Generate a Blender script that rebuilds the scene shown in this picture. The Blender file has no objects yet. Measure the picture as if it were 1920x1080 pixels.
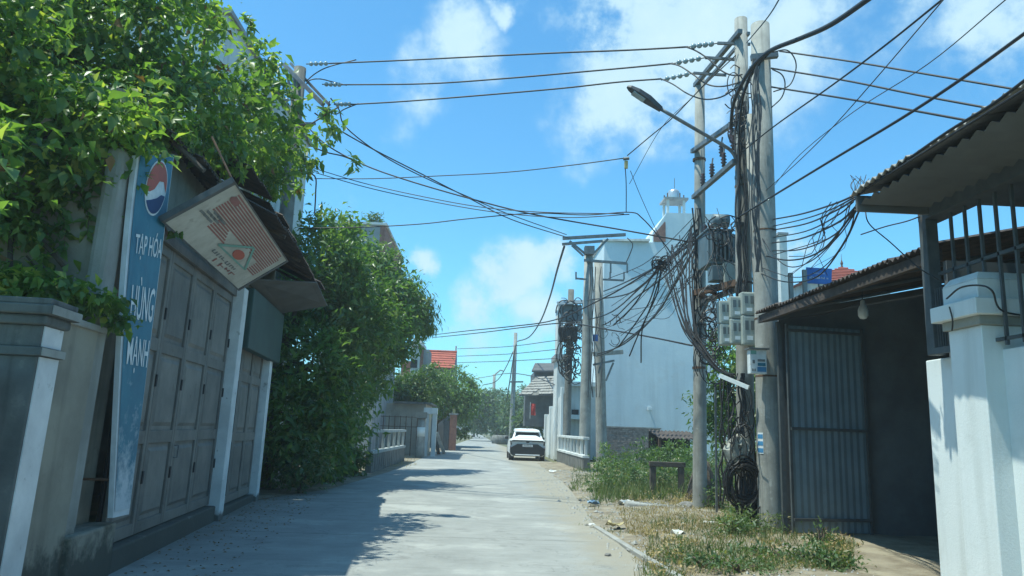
import bpy, math, random
import numpy as np
from math import sin, cos, pi, sqrt, atan, radians
from mathutils import Vector, Matrix
random.seed(7); rng = np.random.default_rng(7)
S = bpy.context.scene
COL = S.collection

# ------------------------------------------------------------------ camera
F_PX = 1400.0; YAW = atan(45/F_PX); PITCH = atan(265/F_PX); ROLL = .035
CAM = Vector((0, 0, 1.55))
cf = Vector((sin(YAW)*cos(PITCH), cos(YAW)*cos(PITCH), sin(PITCH)))
r0 = Vector((cos(YAW), -sin(YAW), 0)); u0 = r0.cross(cf)
cr = r0*cos(ROLL)+u0*sin(ROLL); cu = -r0*sin(ROLL)+u0*cos(ROLL)
cam_data = bpy.data.cameras.new('camera'); cam = bpy.data.objects.new('camera', cam_data); COL.objects.link(cam)
m3 = Matrix((cr, cu, -cf)).transposed()
cam.matrix_world = Matrix.Translation(CAM) @ m3.to_4x4()
cam_data.sensor_width = 36; cam_data.lens = 36*F_PX/1920; cam_data.clip_end = 3000; cam_data.clip_start = .05
S.camera = cam
# ------------------------------------------------------------------ sun and sky
SUNV = Vector((-.36, -.06, 1)).normalized()      # towards the sun
sun = bpy.data.lights.new('sun', 'SUN'); sun.energy = 4.6; sun.angle = radians(.53); sun.color = (.95, 1.0, .88)
so = bpy.data.objects.new('sun', sun); COL.objects.link(so); so.rotation_euler = SUNV.to_track_quat('Z', 'Y').to_euler()
W = bpy.data.worlds.new('World'); S.world = W; W.use_nodes = True
nt = W.node_tree; nt.nodes.clear()
def N(tree, typ, **kw):
    n = tree.nodes.new(typ)
    for k, v in kw.items():
        if k.startswith('i_'):
            key = k[2:]; key = int(key) if key.isdigit() else key.replace('_', ' ')
            n.inputs[key].default_value = v
        else: setattr(n, k, v)
    return n
def L(tree, a, b): tree.links.new(a, b)
def math_n(t, op, a, b=None, clamp=False):
    n = t.nodes.new('ShaderNodeMath'); n.operation = op; n.use_clamp = clamp
    for i, v in enumerate((a, b)):
        if v is None: continue
        if isinstance(v, (int, float)): n.inputs[i].default_value = v
        else: t.links.new(v, n.inputs[i])
    return n.outputs[0]
sky = N(nt, 'ShaderNodeTexSky', sky_type='NISHITA', sun_disc=False)
sky.sun_elevation = math.asin(SUNV.z); sky.sun_rotation = math.atan2(SUNV.x, SUNV.y)
sky.air_density = 1.0; sky.dust_density = .6; sky.ozone_density = 2.0
tc = N(nt, 'ShaderNodeTexCoord')
tint = N(nt, 'ShaderNodeMix', data_type='RGBA', blend_type='MULTIPLY', i_0=1.0)
L(nt, sky.outputs[0], tint.inputs[6]); tint.inputs[7].default_value = (.50, 1.10, 1.26, 1)
def ray(px, py): return (cf + cr*((px-960)/F_PX) + cu*((540-py)/F_PX))
nz = N(nt, 'ShaderNodeTexNoise', i_Scale=7.0, i_Detail=7.0, i_Roughness=.6); L(nt, tc.outputs['Generated'], nz.inputs['Vector'])
nsub = N(nt, 'ShaderNodeVectorMath', operation='SUBTRACT'); L(nt, nz.outputs['Color'], nsub.inputs[0]); nsub.inputs[1].default_value = (.5, .5, .5)
nsc = N(nt, 'ShaderNodeVectorMath', operation='SCALE'); L(nt, nsub.outputs[0], nsc.inputs[0]); nsc.inputs['Scale'].default_value = .13
nad = N(nt, 'ShaderNodeVectorMath', operation='ADD'); L(nt, tc.outputs['Generated'], nad.inputs[0]); L(nt, nsc.outputs[0], nad.inputs[1])
# cloud banks: (direction, angular radius, strength)
banks = [(1180, 110, 180, 1.0), (1120, 40, 130, 1.), (1300, 60, 210, 1.), (1120, 170, 110, .9), (1260, 200, 130, .8), (1480, 40, 150, .7), (1700, 20, 150, .55), (1880, 60, 140, .8),
         (860, 60, 95, .8), (800, 150, 110, .6), (900, 110, 90, .6), (740, 220, 60, .35), (760, 90, 60, .5), (950, 15, 40, .7), (960, 520, 100, 1.0),
         (1040, 490, 80, .8), (900, 590, 90, .7), (1010, 600, 80, .6), (800, 480, 45, .8), (900, 455, 26, .6), (1500, 470, 90, 1.0), (1420, 180, 150, .5), (1100, 230, 110, .7), (890, 660, 110, .5), (1460, 620, 90, .5)]
acc = None
for (bx, by, br, bs) in banks:
    d = ray(bx, by).normalized()
    dv = N(nt, 'ShaderNodeVectorMath', operation='DISTANCE'); L(nt, nad.outputs[0], dv.inputs[0]); dv.inputs[1].default_value = d
    mr = N(nt, 'ShaderNodeMapRange', interpolation_type='SMOOTHSTEP'); L(nt, dv.outputs['Value'], mr.inputs[0])
    mr.inputs[1].default_value = br/F_PX*1.25; mr.inputs[2].default_value = 0; mr.inputs[3].default_value = 0; mr.inputs[4].default_value = bs
    acc = mr.outputs[0] if acc is None else math_n(nt, 'MAXIMUM', acc, mr.outputs[0])
# scattered clouds over the rest of the sky, thickened to lift the shadow fill
nz2 = N(nt, 'ShaderNodeTexNoise', i_Scale=2.6, i_Detail=6.0, i_Roughness=.55); L(nt, nad.outputs[0], nz2.inputs['Vector'])
far = N(nt, 'ShaderNodeMapRange', interpolation_type='SMOOTHSTEP', i_1=.54, i_2=.74, i_3=0.0, i_4=.85); L(nt, nz2.outputs['Fac'], far.inputs[0])
acc = math_n(nt, 'MAXIMUM', acc, far.outputs[0])
nz3 = N(nt, 'ShaderNodeTexNoise', i_Scale=9.0, i_Detail=8.0, i_Roughness=.62); L(nt, tc.outputs['Generated'], nz3.inputs['Vector'])
brk = N(nt, 'ShaderNodeMapRange', i_1=.34, i_2=.60, i_3=.15, i_4=1.3); L(nt, nz3.outputs['Fac'], brk.inputs[0])
msk = math_n(nt, 'MULTIPLY', acc, brk.outputs[0], True)
_ss = N(nt, 'ShaderNodeMapRange', interpolation_type='SMOOTHSTEP', i_1=.12, i_2=.80); L(nt, msk, _ss.inputs[0]); msk = _ss.outputs[0]
msk = math_n(nt, 'MULTIPLY', msk, .92)
cl = N(nt, 'ShaderNodeMix', data_type='RGBA'); L(nt, nz3.outputs['Fac'], cl.inputs[0])
cl.inputs[6].default_value = (2.3, 4.0, 5.1, 1); cl.inputs[7].default_value = (4.5, 5.7, 6.1, 1)
mx = N(nt, 'ShaderNodeMix', data_type='RGBA'); L(nt, msk, mx.inputs[0]); L(nt, tint.outputs[2], mx.inputs[6]); L(nt, cl.outputs[2], mx.inputs[7])
bg = N(nt, 'ShaderNodeBackground', i_Strength=.142); L(nt, mx.outputs[2], bg.inputs[0])
wo = N(nt, 'ShaderNodeOutputWorld'); L(nt, bg.outputs[0], wo.inputs[0])
S.view_settings.view_transform = 'Standard'; S.view_settings.look = 'None'; S.view_settings.gamma = 1
S.view_settings.exposure = 0.42; S.view_settings.use_curve_mapping = False

# ------------------------------------------------------------------ geometry helpers
def atY(x, y, Y):
    d = ray(x, y); return CAM + d*(Y/d.y)
def atX(x, y, X):
    d = ray(x, y); return CAM + d*(X/d.x)
def atZ(x, y, Z=0.):
    d = ray(x, y); return CAM + d*((Z-1.55)/d.z)
V = Vector
class MB:
    def __init__(s): s.v = []; s.f = []
    def add(s, vs, fs):
        b = len(s.v); s.v += [tuple(v) for v in vs]; s.f += [tuple(i+b for i in f) for f in fs]; return s
    def hexa(s, p):      # 8 points: bottom 4 (ccw), top 4
        return s.add(p, [(3,2,1,0),(4,5,6,7),(0,1,5,4),(1,2,6,5),(2,3,7,6),(3,0,4,7)])
    def box(s, x0, x1, y0, y1, z0, z1):
        return s.hexa([(x0,y0,z0),(x1,y0,z0),(x1,y1,z0),(x0,y1,z0),(x0,y0,z1),(x1,y0,z1),(x1,y1,z1),(x0,y1,z1)])
    def obox(s, c, ax, ay, az):
        c, ax, ay, az = V(c), V(ax), V(ay), V(az)
        return s.hexa([c-ax-ay-az, c+ax-ay-az, c+ax+ay-az, c-ax+ay-az, c-ax-ay+az, c+ax-ay+az, c+ax+ay+az, c-ax+ay+az])
    def prism(s, pts, thick):      # planar polygon given by 3D points, pushed by a vector
        n = len(pts); t = V(thick); a = [V(p) for p in pts]; b = [p+t for p in a]
        return s.add(a+b, [tuple(range(n))[::-1], tuple(range(n, 2*n))]+[(i,(i+1)%n,(i+1)%n+n,i+n) for i in range(n)])
    def tube(s, pts, r, n=6, closed=False):
        pts = [V(p) for p in pts]; m = len(pts)
        rs = r if isinstance(r, (list, tuple)) else [r]*m
        b = len(s.v); prev = None
        for i, p in enumerate(pts):
            t = (pts[min(i+1, m-1)]-pts[max(i-1, 0)])
            t = t.normalized() if t.length > 1e-9 else V((0,0,1))
            if prev is None:
                q = V((0,0,1)) if abs(t.z) < .9 else V((1,0,0)); a = t.cross(q).normalized()
            else:
                a = prev - t*prev.dot(t); a = a.normalized() if a.length > 1e-6 else t.orthogonal().normalized()
            prev = a; c = t.cross(a)
            for k in range(n):
                w = 2*pi*k/n; s.v.append(tuple(p+(a*cos(w)+c*sin(w))*rs[i]))
        for i in range(m-1):
            for k in range(n):
                k2 = (k+1) % n; s.f.append((b+i*n+k, b+i*n+k2, b+(i+1)*n+k2, b+(i+1)*n+k))
        s.f.append(tuple(b+k for k in range(n))[::-1]); s.f.append(tuple(b+(m-1)*n+k for k in range(n)))
        return s
    def rings(s, rings, cap=True):     # loft of equal-length rings
        b = len(s.v); n = len(rings[0])
        for r in rings: s.v += [tuple(p) for p in r]
        for i in range(len(rings)-1):
            for k in range(n):
                k2 = (k+1) % n; s.f.append((b+i*n+k, b+i*n+k2, b+(i+1)*n+k2, b+(i+1)*n+k))
        if cap:
            s.f.append(tuple(b+k for k in range(n))[::-1]); s.f.append(tuple(b+(len(rings)-1)*n+k for k in range(n)))
        return s
    def lathe(s, c, prof, n=12, axis='z'):
        c = V(c); R = []
        for (r, h) in prof:
            ring = []
            for k in range(n):
                w = 2*pi*k/n
                o = {'z': V((r*cos(w), r*sin(w), h)), 'x': V((h, r*cos(w), r*sin(w))), 'y': V((r*sin(w), h, r*cos(w)))}[axis]
                ring.append(c+o)
            R.append(ring)
        return s.rings(R)
    def build(s, name, m, parent=None, smooth=False, bevel=0, label=None, cat=None, group=None, kind=None, origin=None):
        if origin is not None: o0 = V(origin)
        elif parent is not None: o0 = ORG[parent]
        else:
            a = np.array(s.v); o0 = V(((a[:,0].min()+a[:,0].max())/2, (a[:,1].min()+a[:,1].max())/2, a[:,2].min()))
        me = bpy.data.meshes.new(name)
        me.from_pydata([(v[0]-o0.x, v[1]-o0.y, v[2]-o0.z) for v in s.v], [], s.f)
        me.materials.append(m)
        if smooth:
            me.polygons.foreach_set('use_smooth', [True]*len(me.polygons))
            me.update()
        o = bpy.data.objects.new(name, me); COL.objects.link(o)
        if parent is not None: o.parent = parent
        else: o.location = o0
        ORG[o] = o0 if parent is None else ORG[parent]
        if bevel:
            b = o.modifiers.new('bevel', 'BEVEL'); b.width = bevel; b.segments = 2; b.limit_method = 'ANGLE'; b.angle_limit = radians(40)
        return tag(o, label, cat, group, kind)
ORG = {}
def tag(o, label=None, cat=None, group=None, kind=None):
    if label: o['label'] = label
    if cat: o['category'] = cat
    if group: o['group'] = group
    if kind: o['kind'] = kind
    return o
def thing(name, loc, label, cat, group=None):
    o = bpy.data.objects.new(name, None); COL.objects.link(o); o.location = loc; o.empty_display_size = .1
    ORG[o] = V(loc); return tag(o, label, cat, group)
def copy_tree(root, loc, label=None, rotz=None, scale=None):
    kids = {}
    for o in list(COL.objects):
        if o.parent: kids.setdefault(o.parent, []).append(o)
    def rec(o, par):
        c = o.copy(); COL.objects.link(c)
        if par: c.parent = par
        for k in kids.get(o, []): rec(k, c)
        return c
    c = rec(root, None); c.location = loc
    if rotz is not None: c.rotation_euler.z = rotz
    if scale is not None: c.scale = scale
    ORG[c] = V(loc)
    if label: c['label'] = label
    return c
def link_mesh(name, me, parent, loc=(0,0,0), rot=None, scale=None, mat_world=None):
    o = bpy.data.objects.new(name, me); COL.objects.link(o)
    if parent is not None: o.parent = parent
    if mat_world is not None:
        org = ORG[parent] if parent is not None else V((0,0,0))
        o.matrix_basis = Matrix.Translation(-org) @ mat_world
    else:
        o.location = V(loc) - (ORG[parent] if parent is not None else V((0,0,0)))
        if rot is not None: o.rotation_euler = rot
        if scale is not None: o.scale = scale
    return o
def smooth_path(pts, k=6):
    P = [V(p) for p in pts]; P = [P[0]*2-P[1]]+P+[P[-1]*2-P[-2]]; out = []
    for i in range(1, len(P)-2):
        a, b, c, d = P[i-1:i+3]
        for j in range(k):
            t = j/k; out.append(.5*((2*b)+(c-a)*t+(2*a-5*b+4*c-d)*t*t+(3*b-a-3*c+d)*t**3))
    out.append(P[-2]); return out

# ------------------------------------------------------------------ materials
def mat(name, c1, c2=None, scale=4., rough=.8, bump=.0, bscale=None, metal=0., detail=6., spots=None, mold=None, streak=None, obj_var=0., lo=.35, hi=.65, spec=.5, coord='P', noise_rough=.6):
    m = bpy.data.materials.new(name); m.use_nodes = True; t = m.node_tree
    b = t.nodes['Principled BSDF']; b.inputs['Roughness'].default_value = rough; b.inputs['Metallic'].default_value = metal
    b.inputs['Specular IOR Level'].default_value = spec
    if c2 is None: c2 = tuple(x*.75 for x in c1)
    if coord == 'P': vec = N(t, 'ShaderNodeNewGeometry').outputs['Position']
    else: vec = N(t, 'ShaderNodeTexCoord').outputs['Object']
    nz = N(t, 'ShaderNodeTexNoise', i_Scale=scale, i_Detail=detail, i_Roughness=noise_rough); L(t, vec, nz.inputs['Vector'])
    mr = N(t, 'ShaderNodeMapRange', i_1=lo, i_2=hi); L(t, nz.outputs['Fac'], mr.inputs[0])
    mix = N(t, 'ShaderNodeMix', data_type='RGBA'); L(t, mr.outputs[0], mix.inputs[0])
    mix.inputs[6].default_value = (*c2, 1); mix.inputs[7].default_value = (*c1, 1)
    out = mix.outputs[2]
    def layer(out, fac, col, amt):
        q = N(t, 'ShaderNodeMix', data_type='RGBA'); f = math_n(t, 'MULTIPLY', fac, amt, True)
        L(t, f, q.inputs[0]); L(t, out, q.inputs[6]); q.inputs[7].default_value = (*col, 1); return q.outputs[2]
    if spots:       # (scale, threshold, colour, amount)
        for (sc, th, col, amt) in (spots if isinstance(spots, list) else [spots]):
            n2 = N(t, 'ShaderNodeTexNoise', i_Scale=sc, i_Detail=5., i_Roughness=.65); L(t, vec, n2.inputs['Vector'])
            r2 = N(t, 'ShaderNodeMapRange', i_1=th, i_2=th+.07); L(t, n2.outputs['Fac'], r2.inputs[0]); out = layer(out, r2.outputs[0], col, amt)
    if streak:      # vertical runs: (colour, amount, scale)
        mp = N(t, 'ShaderNodeMapping'); L(t, vec, mp.inputs[0]); mp.inputs['Scale'].default_value = (streak[2], streak[2], streak[2]*.08)
        n3 = N(t, 'ShaderNodeTexNoise', i_Scale=1., i_Detail=5., i_Roughness=.6); L(t, mp.outputs[0], n3.inputs['Vector'])
        r3 = N(t, 'ShaderNodeMapRange', i_1=.5, i_2=.68); L(t, n3.outputs['Fac'], r3.inputs[0]); out = layer(out, r3.outputs[0], streak[0], streak[1])
    if mold:        # damp stain growing from the foot: (height, colour, amount)
        sp = N(t, 'ShaderNodeSeparateXYZ'); L(t, vec, sp.inputs[0])
        n4 = N(t, 'ShaderNodeTexNoise', i_Scale=5., i_Detail=8., i_Roughness=.7); L(t, vec, n4.inputs['Vector'])
        hh = math_n(t, 'MULTIPLY', sp.outputs[2], -1./mold[0]); hh = math_n(t, 'ADD', hh, .62); hh = math_n(t, 'ADD', hh, n4.outputs['Fac'])
        r4 = N(t, 'ShaderNodeMapRange', i_1=.62, i_2=.85); L(t, hh, r4.inputs[0]); out = layer(out, r4.outputs[0], mold[1], mold[2])
    if obj_var:
        oi = N(t, 'ShaderNodeObjectInfo'); hs = N(t, 'ShaderNodeHueSaturation')
        v = math_n(t, 'MULTIPLY', oi.outputs['Random'], obj_var*2); v = math_n(t, 'ADD', v, 1-obj_var); L(t, v, hs.inputs['Value']); L(t, out, hs.inputs['Color']); out = hs.outputs[0]
    L(t, out, b.inputs['Base Color'])
    if bump:
        nb = N(t, 'ShaderNodeTexNoise', i_Scale=bscale or scale*6, i_Detail=8., i_Roughness=.7); L(t, vec, nb.inputs['Vector'])
        bp = N(t, 'ShaderNodeBump', i_Strength=bump, i_Distance=.02); L(t, nb.outputs['Fac'], bp.inputs['Height']); L(t, bp.outputs[0], b.inputs['Normal'])
    return m
def leafmat(name, c1, c2, c3=None, trans=.35, rough=.45, scale=9., c3amt=.5):
    m = bpy.data.materials.new(name); m.use_nodes = True; t = m.node_tree
    b = t.nodes['Principled BSDF']; b.inputs['Roughness'].default_value = rough
    vec = N(t, 'ShaderNodeNewGeometry').outputs['Position']
    nz = N(t, 'ShaderNodeTexNoise', i_Scale=scale, i_Detail=3.); L(t, vec, nz.inputs['Vector'])
    mr = N(t, 'ShaderNodeMapRange', i_1=.35, i_2=.65); L(t, nz.outputs['Fac'], mr.inputs[0])
    mix = N(t, 'ShaderNodeMix', data_type='RGBA'); L(t, mr.outputs[0], mix.inputs[0]); mix.inputs[6].default_value = (*c2, 1); mix.inputs[7].default_value = (*c1, 1)
    out = mix.outputs[2]
    if c3:
        n2 = N(t, 'ShaderNodeTexNoise', i_Scale=scale*2.3, i_Detail=1.); L(t, vec, n2.inputs['Vector'])
        r2 = N(t, 'ShaderNodeMapRange', i_1=.60, i_2=.64, i_4=c3amt); L(t, n2.outputs['Fac'], r2.inputs[0])
        q = N(t, 'ShaderNodeMix', data_type='RGBA'); L(t, r2.outputs[0], q.inputs[0]); L(t, out, q.inputs[6]); q.inputs[7].default_value = (*c3, 1); out = q.outputs[2]
    L(t, out, b.inputs['Base Color'])
    tr = N(t, 'ShaderNodeBsdfTranslucent'); tm = N(t, 'ShaderNodeMix', data_type='RGBA', blend_type='MULTIPLY', i_0=1.); L(t, out, tm.inputs[6]); tm.inputs[7].default_value = (2.2, 2.4, .9, 1)
    L(t, tm.outputs[2], tr.inputs[0])
    ms = N(t, 'ShaderNodeMixShader', i_0=trans); L(t, b.outputs[0], ms.inputs[1]); L(t, tr.outputs[0], ms.inputs[2])
    L(t, ms.outputs[0], t.nodes['Material Output'].inputs[0]); return m
M = {}
def road_mat():
    m = mat('road_concrete', (.33,.335,.315), (.24,.245,.23), scale=.9, rough=.9, bump=0, detail=9, noise_rough=.72,
            spots=[(1.3,.60,(.17,.17,.16),.5), (9.,.64,(.14,.14,.13),.5), (.45,.56,(.40,.40,.37),.6), (30.,.66,(.12,.12,.11),.6)])
    t = m.node_tree; b = t.nodes['Principled BSDF']; col = b.inputs['Base Color'].links[0].from_socket
    geo = N(t, 'ShaderNodeNewGeometry'); pos = geo.outputs['Position']; sp = N(t, 'ShaderNodeSeparateXYZ'); L(t, pos, sp.inputs[0])
    wn = N(t, 'ShaderNodeTexNoise', i_Scale=3., i_Detail=6.); L(t, pos, wn.inputs['Vector'])
    def layer(out, fac, c):
        q = N(t, 'ShaderNodeMix', data_type='RGBA'); L(t, fac, q.inputs[0]); L(t, out, q.inputs[6]); q.inputs[7].default_value = (*c, 1); return q.outputs[2]
    # slab joints every 4.5 m, slightly crooked
    yy = math_n(t, 'ADD', sp.outputs[1], math_n(t, 'MULTIPLY', wn.outputs['Fac'], .12)); fr = math_n(t, 'FRACT', math_n(t, 'MULTIPLY', yy, 1/4.5))
    dj = math_n(t, 'ABSOLUTE', math_n(t, 'SUBTRACT', fr, .5)); jn = N(t, 'ShaderNodeMapRange', i_1=.0, i_2=.006, i_3=.8, i_4=0.); L(t, dj, jn.inputs[0]); col = layer(col, jn.outputs[0], (.10,.10,.09))
    # cracks
    wv = N(t, 'ShaderNodeVectorMath', operation='ADD'); L(t, pos, wv.inputs[0]); L(t, wn.outputs['Color'], wv.inputs[1])
    vo = N(t, 'ShaderNodeTexVoronoi', feature='DISTANCE_TO_EDGE', i_Scale=.42); L(t, wv.outputs[0], vo.inputs['Vector'])
    ck = N(t, 'ShaderNodeMapRange', i_1=.0, i_2=.006, i_3=.38, i_4=0.); L(t, vo.outputs['Distance'], ck.inputs[0]); col = layer(col, ck.outputs[0], (.09,.09,.085))
    # transverse broom streaks
    mp = N(t, 'ShaderNodeMapping'); L(t, pos, mp.inputs[0]); mp.inputs['Scale'].default_value = (.7, 9., 1); n5 = N(t, 'ShaderNodeTexNoise', i_Scale=1., i_Detail=6., i_Roughness=.7); L(t, mp.outputs[0], n5.inputs['Vector'])
    r5 = N(t, 'ShaderNodeMapRange', i_1=.52, i_2=.75, i_4=.55); L(t, n5.outputs['Fac'], r5.inputs[0]); col = layer(col, r5.outputs[0], (.19,.19,.175))
    # sand washed in from the right edge
    n6 = N(t, 'ShaderNodeTexNoise', i_Scale=1.4, i_Detail=8., i_Roughness=.7); L(t, pos, n6.inputs['Vector'])
    ed = math_n(t, 'ADD', math_n(t, 'MULTIPLY', sp.outputs[0], .55), n6.outputs['Fac']); r6 = N(t, 'ShaderNodeMapRange', i_1=1.12, i_2=1.5, i_4=.85); L(t, ed, r6.inputs[0]); col = layer(col, r6.outputs[0], (.29,.26,.20))
    ed2 = math_n(t, 'ADD', math_n(t, 'MULTIPLY', sp.outputs[0], -.5), n6.outputs['Fac']); r7 = N(t, 'ShaderNodeMapRange', i_1=2.15, i_2=2.7, i_4=.7); L(t, ed2, r7.inputs[0]); col = layer(col, r7.outputs[0], (.15,.14,.11))
    L(t, col, b.inputs['Base Color'])
    nb = N(t, 'ShaderNodeTexNoise', i_Scale=26., i_Detail=9., i_Roughness=.75); L(t, pos, nb.inputs['Vector'])
    h = math_n(t, 'SUBTRACT', nb.outputs['Fac'], math_n(t, 'MULTIPLY', ck.outputs[0], .8)); h = math_n(t, 'SUBTRACT', h, math_n(t, 'MULTIPLY', jn.outputs[0], .8))
    bp = N(t, 'ShaderNodeBump', i_Strength=.6, i_Distance=.02); L(t, h, bp.inputs['Height']); L(t, bp.outputs[0], b.inputs['Normal']); return m
M['road'] = road_mat()
M['slab'] = mat('slab_concrete', (.36,.36,.34), (.26,.26,.24), scale=2.5, rough=.92, bump=.5, spots=(5.,.6,(.16,.15,.13),.5))
M['dirt'] = mat('dry_dirt', (.30,.26,.19), (.16,.13,.09), scale=2.2, rough=.95, bump=.9, bscale=14, detail=10, spots=[(1.2,.56,(.33,.29,.21),.7), (7.,.62,(.10,.10,.05),.6)])
M['soil'] = mat('grassy_soil', (.14,.15,.07), (.09,.09,.05), scale=1.2, rough=.95, bump=.8, bscale=10, spots=(.8,.56,(.22,.18,.11),.7))
M['plaster_old'] = mat('old_beige_plaster', (.30,.285,.225), (.19,.18,.145), scale=1.5, rough=.92, bump=.35, bscale=30, spots=(4.,.62,(.17,.155,.125),.5), streak=((.15,.14,.11),.5,5.), mold=(1.0,(.045,.05,.04),.85))
M['plaster_pale'] = mat('pale_old_plaster', (.33,.34,.31), (.22,.225,.20), scale=1.8, rough=.9, bump=.3, bscale=25, streak=((.2,.2,.17),.5,6.), mold=(1.1,(.05,.055,.045),.9))
M['whitewash'] = mat('flaked_whitewash', (.74,.76,.74), (.56,.58,.57), scale=2.5, rough=.85, bump=.3, bscale=25, spots=(6.,.63,(.25,.25,.23),.8), mold=(.30,(.06,.06,.05),.9))
M['white_wall'] = mat('white_painted_wall', (.70,.73,.72), (.63,.67,.66), scale=1.4, rough=.75, bump=.18, bscale=45, spots=[(14.,.68,(.32,.31,.28),.6),(2.2,.62,(.52,.55,.53),.35),(40.,.70,(.30,.29,.26),.5)], streak=((.42,.44,.41),.35,5.), mold=(.4,(.35,.34,.28),.6))
M['blue_wall'] = mat('pale_blue_render', (.60,.69,.72), (.50,.60,.65), scale=.35, rough=.9, bump=.3, bscale=5, streak=((.36,.43,.46),.5,1.3), spots=[(.6,.60,(.52,.58,.60),.5),(3.,.66,(.30,.34,.36),.4)])
M['far_white'] = mat('far_white_render', (.66,.68,.66), (.52,.54,.52), scale=1.2, rough=.9, streak=((.30,.31,.29),.6,2.), spots=(3.,.64,(.3,.3,.28),.5))
M['far_beige'] = mat('far_beige_render', (.46,.42,.34), (.34,.31,.26), scale=1.2, rough=.9, bump=.3, streak=((.16,.15,.12),.7,2.2), spots=(2.,.6,(.24,.22,.18),.6))
M['grey_pale'] = mat('weathered_pale_concrete', (.40,.42,.40), (.28,.30,.29), scale=3., rough=.9, streak=((.15,.16,.15),.5,4.))
M['grey_render'] = mat('grey_render', (.34,.35,.35), (.25,.26,.26), scale=1.5, rough=.9, streak=((.14,.14,.14),.5,2.))
M['brick'] = mat('weathered_brick', (.33,.27,.24), (.20,.16,.145), scale=7., rough=.95, bump=.4, bscale=30, spots=(2.,.58,(.42,.40,.37),.5), lo=.42, hi=.58)
M['brick_red'] = mat('red_brick', (.33,.16,.11), (.22,.10,.08), scale=6., rough=.95, bump=.4)
M['mortar'] = mat('mortar', (.30,.29,.27), (.20,.19,.18), scale=5., rough=.95)
M['concrete_pole'] = mat('pole_concrete', (.34,.34,.31), (.23,.23,.21), scale=3., rough=.9, bump=.35, bscale=40, streak=((.15,.15,.14),.6,9.), spots=(7.,.62,(.48,.48,.45),.5))
M['pillar_shade'] = mat('shaded_pillar_plaster', (.15,.16,.15), (.09,.10,.095), scale=2.5, rough=.92, bump=.4, streak=((.05,.055,.05),.6,7.), spots=(5.,.62,(.22,.225,.20),.4))  # shade on the gate pillar, put into its base colour
M['concrete_dark'] = mat('dark_concrete', (.20,.20,.18), (.12,.12,.11), scale=3., rough=.92, bump=.4, streak=((.06,.06,.055),.6,6.))
M['cable'] = mat('black_cable', (.018,.019,.021), (.012,.012,.013), scale=8., rough=.55)
M['cable_grey'] = mat('grey_cable', (.06,.065,.07), (.035,.037,.04), scale=8., rough=.6)
M['steel'] = mat('galvanised_steel', (.20,.215,.22), (.12,.13,.13), scale=6., rough=.55, metal=.5, spots=(9.,.62,(.16,.09,.05),.6))
M['frame_dark'] = mat('dark_weathered_frame', (.10,.085,.07), (.06,.052,.045), scale=6., rough=.95, bump=.4)
M['rust'] = mat('rusty_steel', (.16,.085,.05), (.07,.045,.032), scale=7., rough=.9, bump=.4)
M['door'] = mat('dark_painted_door', (.20,.19,.165), (.12,.12,.11), scale=2.2, rough=.62, bump=.3, bscale=18, obj_var=.14, spots=[(12.,.63,(.26,.24,.20),.4),(3.5,.62,(.09,.075,.06),.55),(28.,.68,(.12,.07,.045),.7)], streak=((.22,.215,.19),.35,7.), mold=(.8,(.20,.19,.165),.5))
M['door_gap'] = mat('door_joint', (.018,.02,.022), scale=4.)
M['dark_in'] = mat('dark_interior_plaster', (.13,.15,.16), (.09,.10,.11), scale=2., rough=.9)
M['green_panel'] = mat('dark_green_sheet', (.03,.075,.065), (.022,.055,.05), scale=2., rough=.6)
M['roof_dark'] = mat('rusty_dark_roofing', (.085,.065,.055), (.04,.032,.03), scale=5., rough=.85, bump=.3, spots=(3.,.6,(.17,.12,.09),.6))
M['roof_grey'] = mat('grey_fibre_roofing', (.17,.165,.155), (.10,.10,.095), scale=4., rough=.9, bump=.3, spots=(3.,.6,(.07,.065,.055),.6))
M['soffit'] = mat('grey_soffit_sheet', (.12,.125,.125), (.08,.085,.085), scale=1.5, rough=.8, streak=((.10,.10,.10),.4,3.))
M['roof_light'] = mat('pale_fibre_roofing', (.36,.34,.31), (.24,.23,.20), scale=5., rough=.9, bump=.3, spots=(2.,.58,(.12,.11,.09),.6))  # pale grey-brown roofing with darker spots
M['blue_sheet'] = mat('blue_grey_steel_sheet', (.19,.26,.30), (.14,.20,.235), scale=2., rough=.55, metal=.2, streak=((.10,.12,.14),.4,5.), spots=(6.,.66,(.12,.10,.08),.4))
M['grille'] = mat('painted_grille', (.085,.095,.10), (.055,.065,.07), scale=8., rough=.6, spots=(11.,.62,(.10,.06,.04),.6))
M['red_tile'] = mat('red_roof_tile', (.42,.10,.06), (.30,.075,.05), scale=3., rough=.85)
M['tile_grey'] = mat('grey_roof_tile', (.12,.12,.12), (.075,.075,.075), scale=3., rough=.85, spots=(2.,.6,(.25,.24,.22),.6))
M['bark'] = mat('bark', (.13,.10,.075), (.07,.055,.04), scale=8., rough=.95, bump=.6)
M['boxgrey'] = mat('meter_box_plastic', (.36,.40,.36), (.28,.31,.28), scale=5., rough=.6, streak=((.28,.30,.27),.5,9.))
M['box_dark'] = mat('dark_meter_glass', (.13,.15,.15), scale=5., rough=.3)
M['xfmr'] = mat('transformer_paint', (.12,.17,.19), (.09,.125,.14), scale=4., rough=.5, spots=(8.,.62,(.12,.08,.05),.5))
M['porcelain'] = mat('insulator_glass', (.33,.41,.42), (.22,.29,.30), scale=5., rough=.25)
M['porc_brown'] = mat('brown_porcelain', (.07,.035,.025), scale=5., rough=.25)
M['car_white'] = mat('white_car_paint', (.80,.82,.82), (.77,.79,.79), scale=1., rough=.22)
M['car_black'] = mat('black_car_trim', (.02,.022,.024), scale=1., rough=.4)
M['car_glass'] = mat('tinted_glass', (.02,.03,.035), scale=1., rough=.08)
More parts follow.
